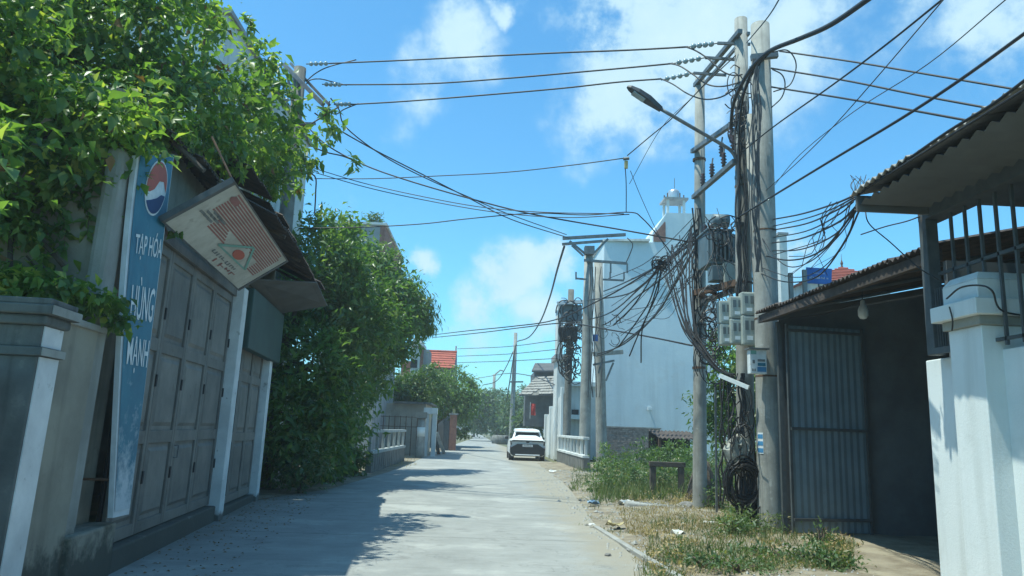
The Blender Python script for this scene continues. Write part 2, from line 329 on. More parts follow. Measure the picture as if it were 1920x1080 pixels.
M['rubber'] = mat('tyre_rubber', (.02,.02,.02), scale=8., rough=.85)
M['alloy'] = mat('alloy_rim', (.35,.36,.37), scale=3., rough=.3, metal=.8)
M['tail'] = mat('red_tail_lens', (.22,.015,.015), scale=2., rough=.2)
M['plate'] = mat('plate_white', (.7,.72,.7), (.5,.5,.5), scale=9., rough=.5)
M['sign_blue'] = mat('faded_blue_sign', (.018,.17,.25), (.012,.125,.20), scale=3., rough=.5, spots=(7.,.64,(.10,.25,.33),.5), streak=((.06,.20,.28),.5,9.), mold=(3.0,(.48,.56,.60),.9))
M['sign_white'] = mat('white_print', (.72,.76,.76), (.58,.62,.62), scale=12., rough=.6)
M['sign_side'] = mat('sign_edge_white', (.62,.68,.70), (.45,.50,.52), scale=4., rough=.6)
M['sign_red'] = mat('faded_red_print', (.50,.10,.06), (.40,.09,.06), scale=8., rough=.6)
M['sign_navy'] = mat('navy_print', (.01,.05,.16), scale=8., rough=.6)
M['board'] = mat('dirty_cream_board', (.55,.55,.50), (.42,.42,.37), scale=3., rough=.7, spots=[(6.,.62,(.25,.24,.20),.5)], streak=((.30,.29,.25),.4,6.))
M['pinkred'] = mat('faded_maroon_print', (.33,.13,.12), (.25,.11,.10), scale=7., rough=.7)
M['aqua'] = mat('faded_green_print', (.20,.42,.36), (.16,.34,.30), scale=7., rough=.7)
M['inkgrey'] = mat('faded_grey_print', (.20,.22,.22), scale=9., rough=.7)
M['blue_plate'] = mat('blue_street_plate', (.02,.13,.42), (.02,.11,.36), scale=3., rough=.45)
M['blue_print'] = mat('blue_print', (.06,.25,.45), (.05,.2,.38), scale=12., rough=.6)
M['litter_white'] = mat('white_litter', (.72,.72,.68), (.5,.5,.46), scale=9., rough=.7)
M['litter_blue'] = mat('blue_litter', (.18,.30,.42), scale=9., rough=.6)
M['litter_yellow'] = mat('yellow_litter', (.45,.38,.20), scale=9., rough=.7)
M['cloth_red'] = mat('red_cloth', (.55,.05,.04), scale=5., rough=.9)
M['sack'] = mat('dirty_white_sack', (.42,.42,.38), (.26,.26,.22), scale=5., rough=.85, bump=.5, bscale=9, spots=(3.,.58,(.30,.28,.22),.5))
M['sack_yellow'] = mat('yellow_rag', (.55,.48,.22), (.38,.33,.15), scale=6., rough=.9)
M['tank'] = mat('steel_tank', (.62,.64,.64), scale=3., rough=.3, metal=.6)
M['stone'] = mat('rubble_stone', (.30,.29,.27), (.17,.165,.155), scale=6., rough=.95, bump=.5, coord='O', obj_var=.25)
M['straw'] = leafmat('dry_straw', (.42,.33,.17), (.28,.21,.11), trans=.15, rough=.9, scale=5.)
M['grass'] = leafmat('weed_green', (.12,.16,.055), (.065,.105,.038), (.27,.24,.12), trans=.25, rough=.7, scale=2., c3amt=.8)
M['vine'] = leafmat('vine_leaf', (.15,.235,.05), (.055,.115,.038), (.30,.33,.08), trans=.42, rough=.4, scale=2.6, c3amt=.9)
M['leaf_mango'] = leafmat('dense_tree_leaf', (.10,.175,.05), (.05,.105,.035), (.19,.24,.07), trans=.38, rough=.38, scale=1.3, c3amt=.7)
M['leaf_light'] = leafmat('lighter_tree_leaf', (.085,.145,.035), (.045,.095,.03), (.15,.2,.05), trans=.3, rough=.45, scale=.9, c3amt=.6)
M['leaf_shrub'] = leafmat('shrub_leaf', (.095,.15,.055), (.045,.09,.035), (.23,.20,.09), trans=.3, rough=.45, scale=2.5, c3amt=.7)
M['leaf_dry'] = leafmat('dry_leaf', (.22,.12,.05), (.14,.08,.04), trans=.2, rough=.8, scale=3.)
M['leaf_far'] = leafmat('far_tree_leaf', (.085,.14,.065), (.055,.10,.05), (.13,.18,.08), trans=.25, rough=.6, scale=.6, c3amt=.5)

# ------------------------------------------------------------------ foliage
def leaf_mesh(name, pos, nrm, tip, length, width, m, fold=.25):
    """pos, nrm, tip: (n,3) arrays; one folded six-point leaf each."""
    n = len(pos)
    tip = tip/np.linalg.norm(tip, axis=1, keepdims=True)
    side = np.cross(nrm, tip); side /= np.linalg.norm(side, axis=1, keepdims=True)+1e-9
    up = np.cross(tip, side)
    Ln = np.asarray(length).reshape(-1,1)*np.ones((n,1)); Wd = np.asarray(width).reshape(-1,1)*np.ones((n,1))
    a = pos; d = pos+tip*Ln - up*Ln*.12
    l1 = pos+tip*Ln*.38+side*Wd*.5+up*Wd*fold; r1 = pos+tip*Ln*.38-side*Wd*.5+up*Wd*fold
    c = pos+tip*Ln*.45
    v = np.stack([a, l1, d, r1, c], axis=1).reshape(-1,3)
    b = (np.arange(n)*5)[:,None]
    tri = np.stack([b+[0,4,1], b+[1,4,2], b+[0,3,4], b+[4,3,2]], axis=1).reshape(-1)
    me = bpy.data.meshes.new(name); nf = 4*n
    me.vertices.add(len(v)); me.vertices.foreach_set('co', v.astype(np.float32).ravel())
    me.loops.add(nf*3); me.loops.foreach_set('vertex_index', tri.astype(np.int32))
    me.polygons.add(nf); me.polygons.foreach_set('loop_start', (np.arange(nf)*3).astype(np.int32)); me.polygons.foreach_set('loop_total', np.full(nf, 3, np.int32))
    me.update(calc_edges=True); me.materials.append(m); return me
def unit(n):
    v = rng.normal(size=(n,3)); return v/np.linalg.norm(v, axis=1, keepdims=True)
def clump_points(blobs, n, clump_r=.35, per=40, shell=.55):
    """points in leaf clumps spread through the outer part of ellipsoids; returns pos, outward dir"""
    vol = np.array([b[1][0]*b[1][1]+b[1][1]*b[1][2]+b[1][0]*b[1][2] for b in blobs]); vol = vol/vol.sum()
    P = []; O = []
    for b, w in zip(blobs, vol):
        nb = max(1, int(n*w/per)); c = np.array(b[0]); r = np.array(b[1])
        u = unit(nb); rad = shell+(1-shell)*rng.random((nb,1))**.6
        rad *= 1+.16*np.sin(u[:,:1]*7+c[0])*np.cos(u[:,2:]*6+c[1])
        cc = c+u*r*rad
        cr_ = clump_r*(.5+rng.random((nb,1)))
        off = rng.normal(size=(nb,per,3))*cr_[:,None,:]*np.array([1,1,.55])*.6
        P.append((cc[:,None,:]+off).reshape(-1,3)); O.append(np.repeat(u, per, axis=0))
    return np.concatenate(P), np.concatenate(O)
def crown(name, blobs, n, ll, lw, m, parent, clump_r=.35, per=40, shell=.55, droop=.45, zmin=.03, kind=None):
    P, O = clump_points(blobs, n, clump_r, per, shell)
    P[:,2] = np.maximum(P[:,2], zmin+rng.random(len(P))*.1)
    k = len(P); nr = O*.5+np.array([0,0,.75])+rng.normal(size=(k,3))*.5
    tp = O*.5+rng.normal(size=(k,3))*.6+np.array([0,0,-droop]); s = .45+rng.random(k)**1.4*1.15
    me = leaf_mesh(name, P-np.array(ORG[parent] if parent is not None else (0,0,0)), nr, tp, ll*s, lw*s, m)
    o = bpy.data.objects.new(name, me); COL.objects.link(o)
    if parent is not None: o.parent = parent
    if kind: o['kind'] = kind
    return o
def trunk_parts(root, base, blobs, r=.14, lean=(0,0), m=None, nl=7):
    base = V(base); top = V(blobs[0][0]); h = (top.z-base.z)
    fork = base+V((lean[0], lean[1], h*.42))
    t = MB(); mid = base.lerp(fork, .5)+V((.04*random.uniform(-1,1), .04, 0))
    t.tube([base-V((0,0,.1)), base+V((0,0,.12)), mid, fork], [r*1.5, r*1.12, r, r*.82], 9)
    tr = t.build('trunk', m or M['bark'], root, smooth=True)
    for b in blobs[:nl]:
        c = V(b[0]); q = fork.lerp(c, .5)+V((random.uniform(-.2,.2), random.uniform(-.2,.2), .1))
        l = MB(); end = c+V((0,0,b[1][2]*.4))
        l.tube([fork-V((0,0,.06)), q, c, end], [r*.62, r*.4, r*.24, r*.1], 6); l.build('limb', m or M['bark'], root, smooth=True)
def tree(name, base, blobs, n, ll, lw, m, label, cat='tree', group=None, r=.14, clump=.4, per=40, shell=.5, droop=.45, lean=(0,0), zmin=.03):
    root = thing(name, base, label, cat, group)
    trunk_parts(root, base, blobs, r, lean)
    crown('crown', blobs, n, ll, lw, m, root, clump, per, shell, droop, zmin=zmin); return root
def shrub(name, base, R, h, n, ll, lw, m, label, cat='shrub', group=None, droop=.1):
    root = thing(name, base, label, cat, group); b = V(base)
    st = MB()
    for k in range(6):
        a = 2*pi*k/6+random.random(); e = b+V((cos(a)*R*.6, sin(a)*R*.6, h*(.6+.3*random.random())))
        st.tube([b, b.lerp(e, .5)+V((0,0,h*.1)), e], [.02, .014, .006], 5)
    st.build('stem', M['bark'], root)
    crown('foliage', [((b.x, b.y, b.z+h*.5), (R, R, h*.5))], n, ll, lw, m, root, .16, 14, .3, droop, zmin=b.z+.02); return root
# ------------------------------------------------------------------ ground
def sheet(name, pts, z, m, label=None):
    b = MB(); b.prism([(x, y, z) for x, y in pts], (0, 0, -.003)); return b.build(name, m, kind='structure', origin=(0,0,0), label=label)
g = MB(); g.box(-900, 900, -60, 1600, -.6, -.05); g.build('ground', M['soil'], kind='structure', origin=(0,0,0))
RL = [(-4.7,-8),(-3.75,7.5),(-4.5,15),(-3.75,18.5),(-3.55,26),(-3.4,40),(-2.7,60),(-2.1,90),(-1.35,117),(-2.5,170),(-6,240)]
RR = [(2.05,-8),(2.0,13.5),(2.4,20),(2.75,29),(3.6,36),(3.5,44),(2.6,60),(1.5,80),(.9,117),(0,170),(-3,240)]
b = MB(); n = len(RL)
b.add([(x,y,0) for x,y in RL]+[(x,y,0) for x,y in RR]+[(x,y,-.2) for x,y in RL]+[(x,y,-.2) for x,y in RR],
      [(i, n+i, n+i+1, i+1) for i in range(n-1)]+[(n+i, 3*n+i, 3*n+i+1, n+i+1) for i in range(n-1)]+[(i, i+1, 2*n+i+1, 2*n+i) for i in range(n-1)])
b.build('road', M['road'], kind='structure', origin=(0,0,0))
def hsh(x, y): return .5*sin(x*3.1+y*1.7)+.3*sin(x*7.3-y*4.1)+.2*sin(x*15+y*13)
def vh(x, y):      # height of the right verge
    e = max(0, x-2.15); return -.028+min(.10, e*.07)+.018*(1+hsh(x, y))*min(1, e*2)
b = MB(); xs = [1.9+i*.14 for i in range(48)]; ys = [5+j*.16 for j in range(200)]
b.add([(x, y, vh(x-.012*max(0,y-14), y)) for y in ys for x in xs], [(j*48+i, j*48+i+1, (j+1)*48+i+1, (j+1)*48+i) for j in range(199) for i in range(47)])
b.build('dirt_verge', M['dirt'], smooth=True, kind='structure', origin=(0,0,0))
sheet('left_verge', [(-6.5,15.8),(-4.45,15.6),(-3.6,18.5),(-3.1,26),(-2.9,40),(-2.4,60),(-6,60),(-6.5,30)], .006, M['dirt'])
# pale kerb strip along the broken road edge
b = MB(); kp = [atZ(1118,986,.03), atZ(1160,1012,.03), atZ(1215,1045,.03), atZ(1300,1094,.03)]
for i in range(3):
    a, c = kp[i], kp[i+1]; dd = (c-a); nn = V((dd.y, -dd.x, 0)).normalized()*.045
    b2 = MB(); b2.hexa([a-nn-V((0,0,.09)), a+nn-V((0,0,.09)), c*.985+a*.015+nn-V((0,0,.09)), c*.985+a*.015-nn-V((0,0,.09)), a-nn, a+nn, c*.985+a*.015+nn, c*.985+a*.015-nn])
    kb = b2.build('kerb', M['slab'], kind='structure', bevel=.01)

# ------------------------------------------------------------------ left facade frame
FA = V((-3.68, 7.87, 0)); FD = V((-.1025, .9947, 0)); FN = V((.9947, .1025, 0)); SH = .06
def FP(s, n, z): return FA+FD*(s+SH*z)+FN*n+V((0,0,z))
def fbox(b, s0, s1, n0, n1, z0, z1):
    return b.hexa([FP(s0,n0,z0), FP(s0,n1,z0), FP(s1,n1,z0), FP(s1,n0,z0), FP(s0,n0,z1), FP(s0,n1,z1), FP(s1,n1,z1), FP(s1,n0,z1)])
# the shop
shop = thing('shop_house', FP(0,0,0), 'old grocery house with dark folding doors and rusty eaves behind the blue sign', 'house')
def fpart(name, boxes, m, parent=shop, **k):
    b = MB(); [fbox(b, *q) for q in boxes]; return b.build(name, M[m], parent, **k)
fpart('wall', [(-.92,-.5,-.5,-.20,0,4.1),(-.5,.02,-.5,-.20,0,5.0),(.02,4.3,-.35,-.14,3.6,5.15),(4.62,8.2,-.35,-.14,3.45,5.1),(-.92,-.8,-6,-.5,0,4.2),(7.75,8.2,-.35,-.1,0,3.45),(8.05,8.2,-6,-.35,0,5.1),(-.6,8.05,-6,-5.85,0,5.1)], 'plaster_old')
fpart('column', [(-1.0,-.68,-.20,-.03,.5,4.15)], 'plaster_pale', bevel=.05)
fpart('plinth', [(-1.0,.05,-.31,.06,-.05,.5)], 'plaster_old', bevel=.02)
fpart('doorstep', [(.06,4.26,-.3,.05,-.05,.235)], 'plaster_pale', bevel=.02)
fpart('doorstep', [(4.64,7.4,-.3,.03,-.05,.13)], 'plaster_pale', bevel=.02)
fpart('post', [(4.3,4.6,-.12,.10,-.02,3.72)], 'whitewash', bevel=.012, label='flaking whitewashed post between the two folding doors')
fpart('post', [(7.42,7.7,-.12,.08,-.02,2.9)], 'whitewash', bevel=.012, label='short whitewashed post at the far end of the shop front')
fpart('lintel', [(.04,4.3,-.13,-.02,3.56,3.68)], 'door')
def door_leaf(s0, s1, z0, z1, rails, parent, n=-.06, knob=False):
    fr = MB(); st = .085
    fbox(fr, s0+.006, s0+st, n-.045, n, z0, z1); fbox(fr, s1-st, s1-.006, n-.045, n, z0, z1)
    zs = [z0]+rails+[z1]
    for i, z in enumerate(zs):
        a, c = (z, z+.13) if i == 0 else ((z-.12, z) if i == len(zs)-1 else (z-.075, z+.075))
        fbox(fr, s0+st, s1-st, n-.044, n-.002, a, c)
    lf = fr.build('door_leaf', M['door'], parent, bevel=.006)
    for i in range(len(zs)-1):
        a = zs[i]+(.13 if i == 0 else .075); c = zs[i+1]-(.12 if i == len(zs)-2 else .075)
        p = MB(); fbox(p, s0+st, s1-st, n-.044, n-.030, a, c)
        u0_, u1_, w0, w1 = s0+st+.05, s1-st-.05, a+.05, c-.05; k = .045
        q = [FP(u0_,n-.030,w0), FP(u1_,n-.030,w0), FP(u1_,n-.030,w1), FP(u0_,n-.030,w1), FP(u0_+k,n-.006,w0+k), FP(u1_-k,n-.006,w0+k), FP(u1_-k,n-.006,w1-k), FP(u0_+k,n-.006,w1-k)]
        p.add(q, [(4,5,6,7),(0,1,5,4),(1,2,6,5),(2,3,7,6),(3,0,4,7)])
        p.build('door_panel', M['door'], lf)
    return lf
cols = [.08, .98, 2.0, 3.12, 4.28]
for i in range(4):
    lf = door_leaf(cols[i], cols[i+1], .25, 3.55, [1.32, 2.38], shop)
    for z in (.8, 1.9, 2.7):
        h = MB(); fbox(h, cols[i+1]-.02, cols[i+1]+.02, -.06, -.045, z, z+.14); h.build('hinge', M['door_gap'], lf)
    if i == 2:
        h = MB(); h.tube([FP(cols[i]+.04, -.05, 1.05), FP(cols[i]+.04, -.0, 1.05), FP(cols[i]+.04, -.0, 1.2), FP(cols[i]+.04, -.05, 1.2)], .009, 6); h.build('handle', M['steel'], lf)
fpart('door_backing', [(.04,4.3,-.14,-.112,.24,3.58),(4.62,7.42,-.14,-.112,.14,3.46)], 'door_gap')
c2 = [4.64, 5.5, 6.45, 7.4]
for i in range(3): door_leaf(c2[i], c2[i+1], .15, 3.42, [1.25, 2.3], shop)
fpart('shutter_box', [(4.75,8.05,.0,.16,2.75,3.8)], 'green_panel', bevel=.02, label='dark green sheet box over the second door')
def corr(b, p0, p1, q0, q1, pitch=.076, amp=.012, up=(0,0,1), th=.0):
    """corrugated sheet: ridges run from edge p0-p1 to edge q0-q1"""
    p0, p1, q0, q1, up = V(p0), V(p1), V(q0), V(q1), V(up)
    n = max(2, int((p1-p0).length/pitch)*4); vs = []
    for i in range(n+1):
        t = i/n; o = up*(amp*sin(t*n/4*2*pi)); vs += [p0.lerp(p1, t)+o, q0.lerp(q1, t)+o]
    b.add(vs, [(2*i, 2*i+2, 2*i+3, 2*i+1) for i in range(n)]); return b
# lower eaves: separate sheets from the wall to the drooping edge
def sheets(parent, s0, s1, w, n_e, z_e, n_w, z_w, m, jit=.03, pitch=.12, amp=.022):
    s = s0; k = 0
    while s < s1-.05:
        e = min(s+w, s1); j = random.uniform(-jit, jit); j2 = random.uniform(-jit, jit)
        b = MB(); corr(b, FP(s-.03, n_e+j2, z_e+j+.012*(k%2)), FP(e+.03, n_e+j2, z_e+j+.012*(k%2)), FP(s-.03, n_w, z_w+.012*(k%2)), FP(e+.03, n_w, z_w+.012*(k%2)), pitch, amp)
        o = b.build('roof_sheet', M[m], parent); sd = o.modifiers.new('solid', 'SOLIDIFY'); sd.thickness = .008; s = e; k += 1
sheets(shop, 2.2, 8.2, .85, .92, 4.44, -.3, 5.0, 'roof_dark', .05)
sheets(shop, -.3, 2.3, .85, .22, 4.62, -.3, 4.85, 'roof_dark', .04)
sheets(shop, 2.6, 7.2, .8, .42, 5.22, -1.6, 6.0, 'roof_dark', .06)
sheets(shop, -.5, 8.0, .85, -1.5, 6.1, -5.8, 5.0, 'roof_dark', .04)
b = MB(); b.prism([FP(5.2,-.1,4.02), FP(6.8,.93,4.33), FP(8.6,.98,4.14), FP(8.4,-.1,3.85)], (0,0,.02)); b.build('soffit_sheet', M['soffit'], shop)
for s in (0,1.6,3.2,4.9,6.5,8.1):
    b = MB(); b.tube([FP(s,-.2,4.85), FP(s,.85 if s>2.5 else .45,4.36 if s>2.5 else 4.3)], .03, 6); b.build('rafter', M['bark'], shop)
# low cement wall and gate pillar at the near left
o = MB(); fbox(o, -1.76, -1.0, -.2, .0, -.05, 2.3); o.build('cement_wall', M['plaster_old'], None, kind=None, label='stained cement wall between the gate pillar and the grocery house', cat='wall')
root = COL.objects['cement_wall']
o = MB(); fbox(o, -1.76, -.86, -.24, .03, 2.3, 2.36); o.build('coping', M['plaster_pale'], root, bevel=.01)
o = MB(); fbox(o, -1.0, -.77, -.2, -.02, .5, 2.3); o.build('wall_return', M['plaster_pale'], root)
pil = thing('gate_pillar', FP(-1.8,-.15,0), 'square gate pillar with moulded cap at the left edge under the vine', 'pillar')
def pp(name, q, m, bev=.01): b = MB(); fbox(b, *q); return b.build(name, M[m], pil, bevel=bev)
pp('shaft', (-2.12,-1.76,-.46,.03,-.05,1.98), 'pillar_shade'); pp('band', (-2.15,-1.73,-.5,.06,1.98,2.05), 'pillar_shade'); pp('neck', (-2.12,-1.76,-.46,.03,2.05,2.22), 'pillar_shade')
pp('cap_moulding', (-2.16,-1.72,-.51,.07,2.22,2.30), 'pillar_shade', .02); pp('cap', (-2.20,-1.66,-.55,.11,2.30,2.38), 'pillar_shade', .015); pp('cap_top', (-2.18,-1.69,-.53,.09,2.38,2.43), 'pillar_shade')
for z0, z1 in ((-.02,1.975),(2.055,2.215)): pp('lit_face', (-2.10,-1.775,.031,.040,z0,z1), 'whitewash', 0)  # pale panels paint in the brighter light on the street face
for q in ((-2.14,-1.735,.061,.068,1.985,2.045),(-2.19,-1.665,.111,.118,2.305,2.375)): pp('lit_edge', q, 'plaster_pale', 0)  # same painted light along the band and cap edges
b = MB(); fbox(b, -6, -2.0, -.42, -.30, -.05, 1.9); b.build('garden_wall', M['plaster_old'], None, label='cement garden wall left of the gate pillar, under the vine', cat='wall')

# ------------------------------------------------------------------ shop signs
sgn = thing('vertical_sign', FP(-.1,.1,.6), 'tall faded blue vertical shop sign lettered in white beside the folding doors', 'sign')
TL, TR, BL, BR = FP(-.75,.10,4.25), FP(.18,.30,4.55), FP(-.30,.13,.58), FP(.02,.17,.58)
TL = FP(-.86,.04,4.12); TR = FP(-.05,.12,4.45)
def SG(u, v, d=0):      # u across, v down from the top
    vv = v; w = .5*(1-cos(min(1, v)*pi))*.35+.65*v*v
    p = TL.lerp(TR, u).lerp(BL.lerp(BR, u), w if v <= 1 else 1); z = (TL.z*(1-u)+TR.z*u)*(1-vv)+(BL.z*(1-u)+BR.z*u)*vv
    nn = (TR-TL).cross(V((0,0,-1))).normalized(); nn = -nn if nn.x < 0 and nn.y > 0 else nn
    return V((p.x, p.y, z))+SNV*d
e1 = (TR-TL); SNV = V((e1.y, -e1.x, 0)).normalized()
b = MB(); rg = []
for i in range(25):
    v = i/24; rg.append([SG(0,v,-.05), SG(1,v,-.05), SG(1,v,0), SG(0,v,0)])
b.rings(rg); b.build('sign_box', M['sign_side'], sgn)
def face(b, u0_, u1_, v0, v1, d, nv=10):
    vs = []; 
    for i in range(nv+1):
        v = v0+(v1-v0)*i/nv; vs += [SG(u0_,v,d), SG(u1_,v,d)]
    b.add(vs, [(2*i, 2*i+2, 2*i+3, 2*i+1) for i in range(nv)])
b = MB(); face(b, .06, .97, .0, .985, .006, 24); b.build('sign_face', M['sign_blue'], sgn)
def text_mesh(txt, size=1.):
    c = bpy.data.curves.new('t', 'FONT'); c.body = txt; c.size = size; c.align_x = 'CENTER'; c.align_y = 'CENTER'; c.offset = .012; c.resolution_u = 3
    o = bpy.data.objects.new('t', c); COL.objects.link(o); dg = bpy.context.evaluated_depsgraph_get(); me = bpy.data.meshes.new_from_object(o.evaluated_get(dg))
    vs = [tuple(v.co) for v in me.vertices]; fs = [tuple(p.vertices) for p in me.polygons]
    bpy.data.objects.remove(o); bpy.data.curves.remove(c); bpy.data.meshes.remove(me); return vs, fs
def text_on(txt, fn, w, h, m, parent, name='lettering'):
    vs, fs = text_mesh(txt); a = np.array(vs); x0, x1, y0, y1 = a[:,0].min(), a[:,0].max(), a[:,1].min(), a[:,1].max()
    b = MB(); b.add([fn(((x-x0)/(x1-x0)-.5)*w, ((y-y0)/(y1-y0)-.5)*h) for x, y, z in vs], fs); return b.build(name, M[m], parent)
def on_sign(uc, vc, sk=.035): return lambda x, y: SG(uc+x, vc-y+x*sk, .012)
text_on('TẠP HÓA', on_sign(.56,.27), .78, .085, 'sign_white', sgn)
text_on('HÙNG', on_sign(.55,.42), .72, .12, 'sign_white', sgn)
text_on('MẠNH', on_sign(.55,.575), .74, .10, 'sign_white', sgn)
def disc(b, fn, pts): b.add([fn(*p) for p in pts], [tuple(range(len(pts)))])
def on_logo(d): return lambda x, y: SG(.58+x*.30, .098-y*.083, d)
b = MB(); disc(b, on_logo(.010), [(cos(2*pi*k/28), sin(2*pi*k/28)) for k in range(28)]); b.build('emblem_ring', M['sign_white'], sgn)
q = [(.93*cos(w), .93*sin(w)) for w in np.linspace(-.25, pi*1.02, 20)]; q += [(-.6,-.12),(-.2,-.05),(.2,.22),(.6,.18)]
b = MB(); disc(b, on_logo(.014), q); b.build('emblem_red', M['sign_red'], sgn)
q = [(.93*cos(w), .93*sin(w)) for w in np.linspace(pi*1.15, 2*pi-.38, 20)]; q += [(.5,-.28),(.1,-.38),(-.4,-.42)]
b = MB(); disc(b, on_logo(.014), q); b.build('emblem_blue', M['sign_navy'], sgn)
for v in (.12,.9):
    b = MB(); b.tube([SG(.1,v,-.05), SG(.1,v,-.05)-FN*.5], .015, 6); b.build('bracket', M['rust'], sgn)
# tilted hanging sign: a rectangular light box
_r = [ray(305,415), ray(447,543), ray(537,490), ray(437,343)]      # L, B, R, T corners: depths that make a true parallelogram
_sol = np.linalg.solve(np.array([[_r[2][i], -_r[1][i], -_r[3][i]] for i in range(3)]), -np.array(_r[0])); _k = 7.9/_r[0].y
hs_c = [CAM+_r[0]*_k, CAM+_r[1]*(_k*_sol[1]), CAM+_r[2]*(_k*_sol[0]), CAM+_r[3]*(_k*_sol[2])]; pass
e_l = (hs_c[1]-hs_c[0]); e_u = (hs_c[3]-hs_c[0]); e_l2 = e_l.normalized(); hn = e_l.cross(e_u).normalized()
if hn.dot(CAM-hs_c[0]) < 0: hn = -hn
HO = hs_c[0]; LW = e_l.length*1.0; LH = e_u.length*1.02; eu2 = e_u.normalized()
# x runs along the upper left edge, y across
def HG(x, y, d=0): return HO+e_l2*(LW*x)+eu2*(LH*y)+hn*d
hang = thing('hanging_sign', HG(.5,.5), 'cream square light box sign hanging askew under the rusty eaves', 'sign')
b = MB(); b.hexa([HG(0,0,-.05),HG(1,0,-.05),HG(1,1,-.05),HG(0,1,-.05),HG(0,0,0),HG(1,0,0),HG(1,1,0),HG(0,1,0)]); b.build('box', M['board'], hang)
b = MB()
for (x0,x1,y0,y1) in ((-.01,1.01,-.012,.012),(-.01,1.01,.988,1.012),(-.01,.012,0,1),(.988,1.01,0,1)):
    b.hexa([HG(x0,y0,-.055),HG(x1,y0,-.055),HG(x1,y1,-.055),HG(x0,y1,-.055),HG(x0,y0,.012),HG(x1,y0,.012),HG(x1,y1,.012),HG(x0,y1,.012)])
b.build('frame', M['grille'], hang)
def hq(pts, d, m, name): b = MB(); b.add([HG(x, y, d) for x, y in pts], [tuple(range(len(pts)))]); return b.build(name, M[m], hang)
# x: 0 (left corner) -> 1 (bottom corner); y: 0 -> 1 (towards the top right)
for k in range(15):
    y = .36+k*.041
    x0 = .10 if k > 4 else .20; x1 = .93 if k < 13 else .90
    if k < 5:
        hq([(x0,y),(.42-.02*k,y),(.42-.02*k,y+.026),(x0,y+.026)], .003, 'pinkred', 'print_stripe'); hq([(.80,y),(x1,y),(x1,y+.026),(.80,y+.026)], .003, 'pinkred', 'print_stripe')
    else: hq([(x0,y),(x1,y),(x1,y+.026),(x0,y+.026)], .003, 'pinkred', 'print_stripe')
def edge_tri(P, w, m, name, d):
    b = MB()
    for i in range(3):
        a = V((*P[i],0)); c = V((*P[(i+1)%3],0)); t = (c-a).normalized(); n_ = V((-t.y,t.x,0))*w
        b.add([HG(*(q.x,q.y),d) for q in (a-n_, c-n_, c+n_, a+n_)], [(0,1,2,3)])
    b.build(name, M[m], hang)
edge_tri([(.40,.30),(.80,.33),(.62,.68)], .014, 'aqua', 'print_triangle', .009)
hq([(.44,.32),(.76,.345),(.615,.62)], .006, 'board', 'print_field')
hq([(.60+.065*cos(2*pi*k/20), .42+.085*sin(2*pi*k/20)) for k in range(20)], .012, 'sign_red', 'print_disc')
def scribble(fn, w, h, n, m, parent, seed, name='lettering'):
    rd = random.Random(seed); b = MB(); x = -w/2; st = w/n
    while x < w/2-st*.4:
        if rd.random() < .12: x += st*.6; continue
        hh = h*(.55+.45*rd.random()); y0 = -h/2; k = st*.22
        b.add([fn(x, y0), fn(x+k, y0), fn(x+k, y0+hh), fn(x, y0+hh)], [(0,1,2,3)])
        if rd.random() < .75: yy = y0+hh*rd.choice((0,.4,.75)); b.add([fn(x, yy), fn(x+st*.75, yy), fn(x+st*.75, yy+h*.18), fn(x, yy+h*.18)], [(0,1,2,3)])
        if rd.random() < .6: b.add([fn(x+st*.55, y0), fn(x+st*.55+k, y0), fn(x+st*.55+k, y0+hh*.9), fn(x+st*.55, y0+hh*.9)], [(0,1,2,3)])
        x += st
    return b.build(name, M[m], parent)
scribble(lambda x, y: HG(.60+x, .19-y+x*.05, .006), .36, .075, 6, 'inkgrey', hang, 3)
scribble(lambda x, y: HG(.66+x, .10-y+x*.05, .006), .30, .09, 4, 'pinkred', hang, 5)
for k in range(9):
    x = .06+.03*(k%3); y = .42+.06*(k//3)
    hq([(x+.012*k,y),(x+.05+.012*k,y+.01),(x+.045+.012*k,y+.045),(x+.008*k,y+.04)], .005, 'inkgrey', 'print_mark')
hq([(.13+.045*cos(2*pi*k/16),.86+.055*sin(2*pi*k/16)) for k in range(16)], .008, 'pinkred', 'print_spot')
b = MB(); b.tube([HG(0,1,-.07), HG(0,1,-.07)+V((-.3,.1,.5))], .012, 5); b.build('hanger', M['rust'], hang)
b = MB(); b.tube([HG(.02,.0,-.07), FP(.75,-.05,3.63)], .014, 5); b.build('hanger', M['rust'], hang)

# ------------------------------------------------------------------ white house behind the shop (left)
wh = thing('white_house', (-6.3,20,0), 'tall narrow white house rising behind the vine at the left pole', 'house')
b = MB(); P0 = atX(428,28,-6.2); P1 = atX(566,419,-6.2)
ztop = P0.z; y0 = P0.y; y1 = P1.y
b.box(-14,-6.2,y0,y1,0,ztop); b.build('wall', M['far_white'], wh)
b = MB(); b.box(-14.1,-6.1,y0-.1,y1+.1,ztop,ztop+.12); b.build('parapet', M['grey_render'], wh)
for z in (3.6,7.2):
    b = MB(); b.box(-6.19,-6.1,y0,y1,z,z+.15); b.build('string_course', M['grey_render'], wh)

